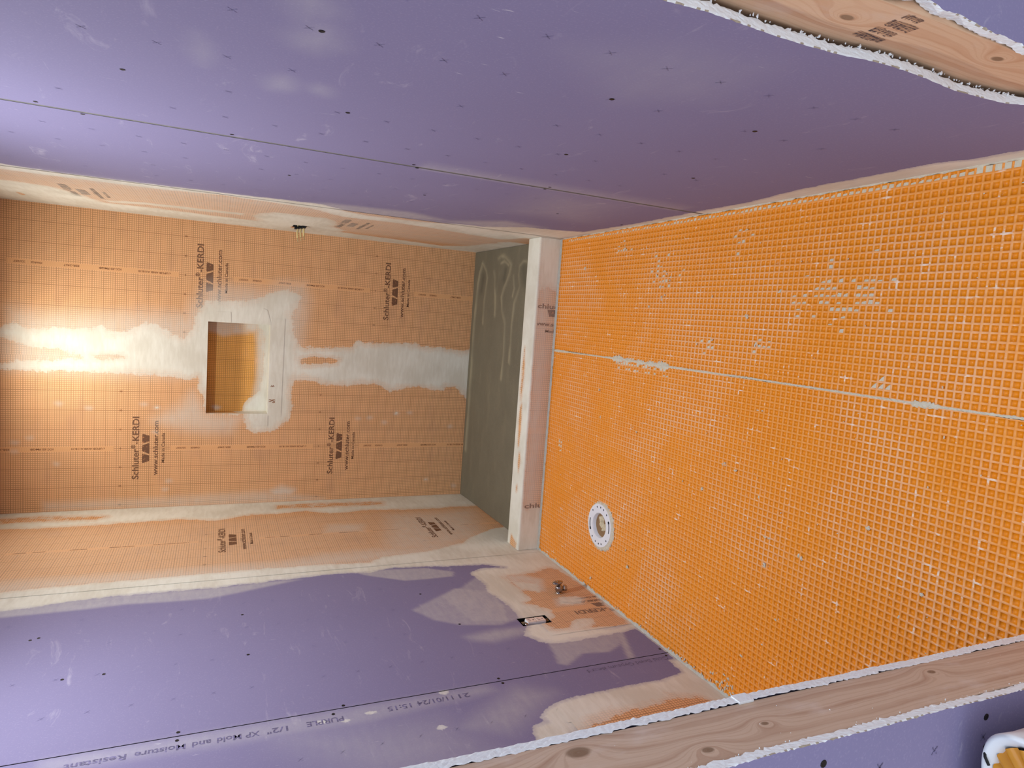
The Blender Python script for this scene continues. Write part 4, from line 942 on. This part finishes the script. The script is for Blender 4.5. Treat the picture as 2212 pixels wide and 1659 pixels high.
# ------------------------------------------------------------------ receptacle in its rough cut-out
ot = empty('wall_outlet', (0, -1.76, .362)); tag(ot, 'white double electrical outlet without cover plate in the left wall', 'outlet')
b = MB(); y0, y1, z0, z1 = OUT; x1, x0 = -.0035, -.045
b.add([(x1, y0, z0), (x1, y1, z0), (x1, y1, z1), (x1, y0, z1), (x0, y0, z0), (x0, y1, z0), (x0, y1, z1), (x0, y0, z1)], [(0, 1, 5, 4), (1, 2, 6, 5), (2, 3, 7, 6), (3, 0, 4, 7), (4, 5, 6, 7)])
b.build('box_interior', DARK, ot)
b = MB(); b.box((-.014, -1.777, .322), (.0015, -1.744, .398), bev=.0015); dv = b.build('receptacle_body', WHITEP, ot)
for zc in (.341, .379):
    b = MB(); b.box((.001, -1.776, zc-.018), (.0052, -1.745, zc+.018), bev=.0012); fc = b.build('receptacle_face', IVORY, dv)
    b = MB(); b.box((.0047, -1.769, zc+.003), (.0055, -1.767, zc+.012)); b.box((.0047, -1.756, zc+.004), (.0055, -1.754, zc+.012)); b.lathe([(.0026, .0047), (.0026, .0055)], (0, -1.762, zc-.008), (1, 0, 0), 10); b.build('plug_slots', BLACKP, fc)
for s_, zc in ((1, .408), (-1, .311)):
    b = MB(); b.box((-.006, -1.770, zc-.008), (-.004, -1.750, zc+.008)); ear = b.build('mounting_ear', STEEL, ot)
    b = MB(); b.lathe([(.0038, .000), (.0038, .004), (.003, .005)], (-.005, -1.760, zc), (1, 0, 0), 12); b.build('mounting_screw', STEEL, ear)
b = MB(); b.lathe([(.006, -.004), (.007, .002), (.005, .006)], (0, -1.784, .409), (1, 0, 0), 12); b.build('terminal_screw', CHROME, ot, True)

# ------------------------------------------------------------------ open sack in the hall, leaning on the left jamb wall
BX, BY, BT = .488, -3.508, .475
sk = empty('open_sack', (BX, BY, 0)); tag(sk, 'white sack with rolled rim and golden plastic inside by the left jamb', 'sack')
V = []; F = []; na = 48
na = 144
def rad(w, h):
    a, b_ = .122, .130; e = 5.0; c, s = abs(math.cos(w)), abs(math.sin(w)); r = ((c/a)**e+(s/b_)**e)**(-1/e)
    return r*(1+.012*math.sin(5*w+9*h))
prf = [(0, 0, .97), (.10, .0, 1), (.2, .0, 1.01), (.32, 0, 1), (BT-.04, 0, 1.0), (BT-.006, 0, 1.02), (BT, 0, 1.0), (BT-.002, 0, .97), (BT-.008, 0, .93), (BT-.016, 0, .89), (BT-.05, 0, .86)]
for (h, _, k_) in prf:
    for k in range(na):
        w = 2*math.pi*k/na; r = rad(w, h)*k_; V.append((BX+r*math.cos(w), BY+r*math.sin(w), h+(.004*math.sin(3*w)+.003*math.sin(7*w+1) if h > .35 else 0)))
for i in range(len(prf)-1):
    for k in range(na): F.append((i*na+k, i*na+(k+1) % na, (i+1)*na+(k+1) % na, (i+1)*na+k))
mesh_ob('sack_wall', V, F, SACK, sk, True)
V = []; F = []; nr = 14
for i in range(nr+1):
    for k in range(na):
        w = 2*math.pi*k/na; r = rad(w, .3)*.90*i/nr; q = np.array([[math.atan2(math.sin(w), math.cos(w))*.10, r]])
        V.append((BX+r*math.cos(w), BY+r*math.sin(w), BT-.010+.010*(1-(i/nr)**2)+.0055*math.sin(44*w+3*i/nr)*(.25+.75*i/nr)+.008*(vnoise(q, .02, .05, 21)[0]-.5)))
for i in range(nr):
    for k in range(na): F.append((i*na+k, i*na+(k+1) % na, (i+1)*na+(k+1) % na, (i+1)*na+k))
mesh_ob('golden_liner', V, F, GOLD, sk, True)
w0 = .95
b = MB(); b.tube([(BX+rad(w0+t, .47)*k_*math.cos(w0+t), BY+rad(w0+t, .47)*k_*math.sin(w0+t), z_) for t, k_, z_ in ((0, 1.025, BT-.012), (.05, 1.01, BT-.001), (.10, .97, BT+.002), (.15, .93, BT-.001))], .0022, 6); b.build('black_stripe', BLACKP, sk)
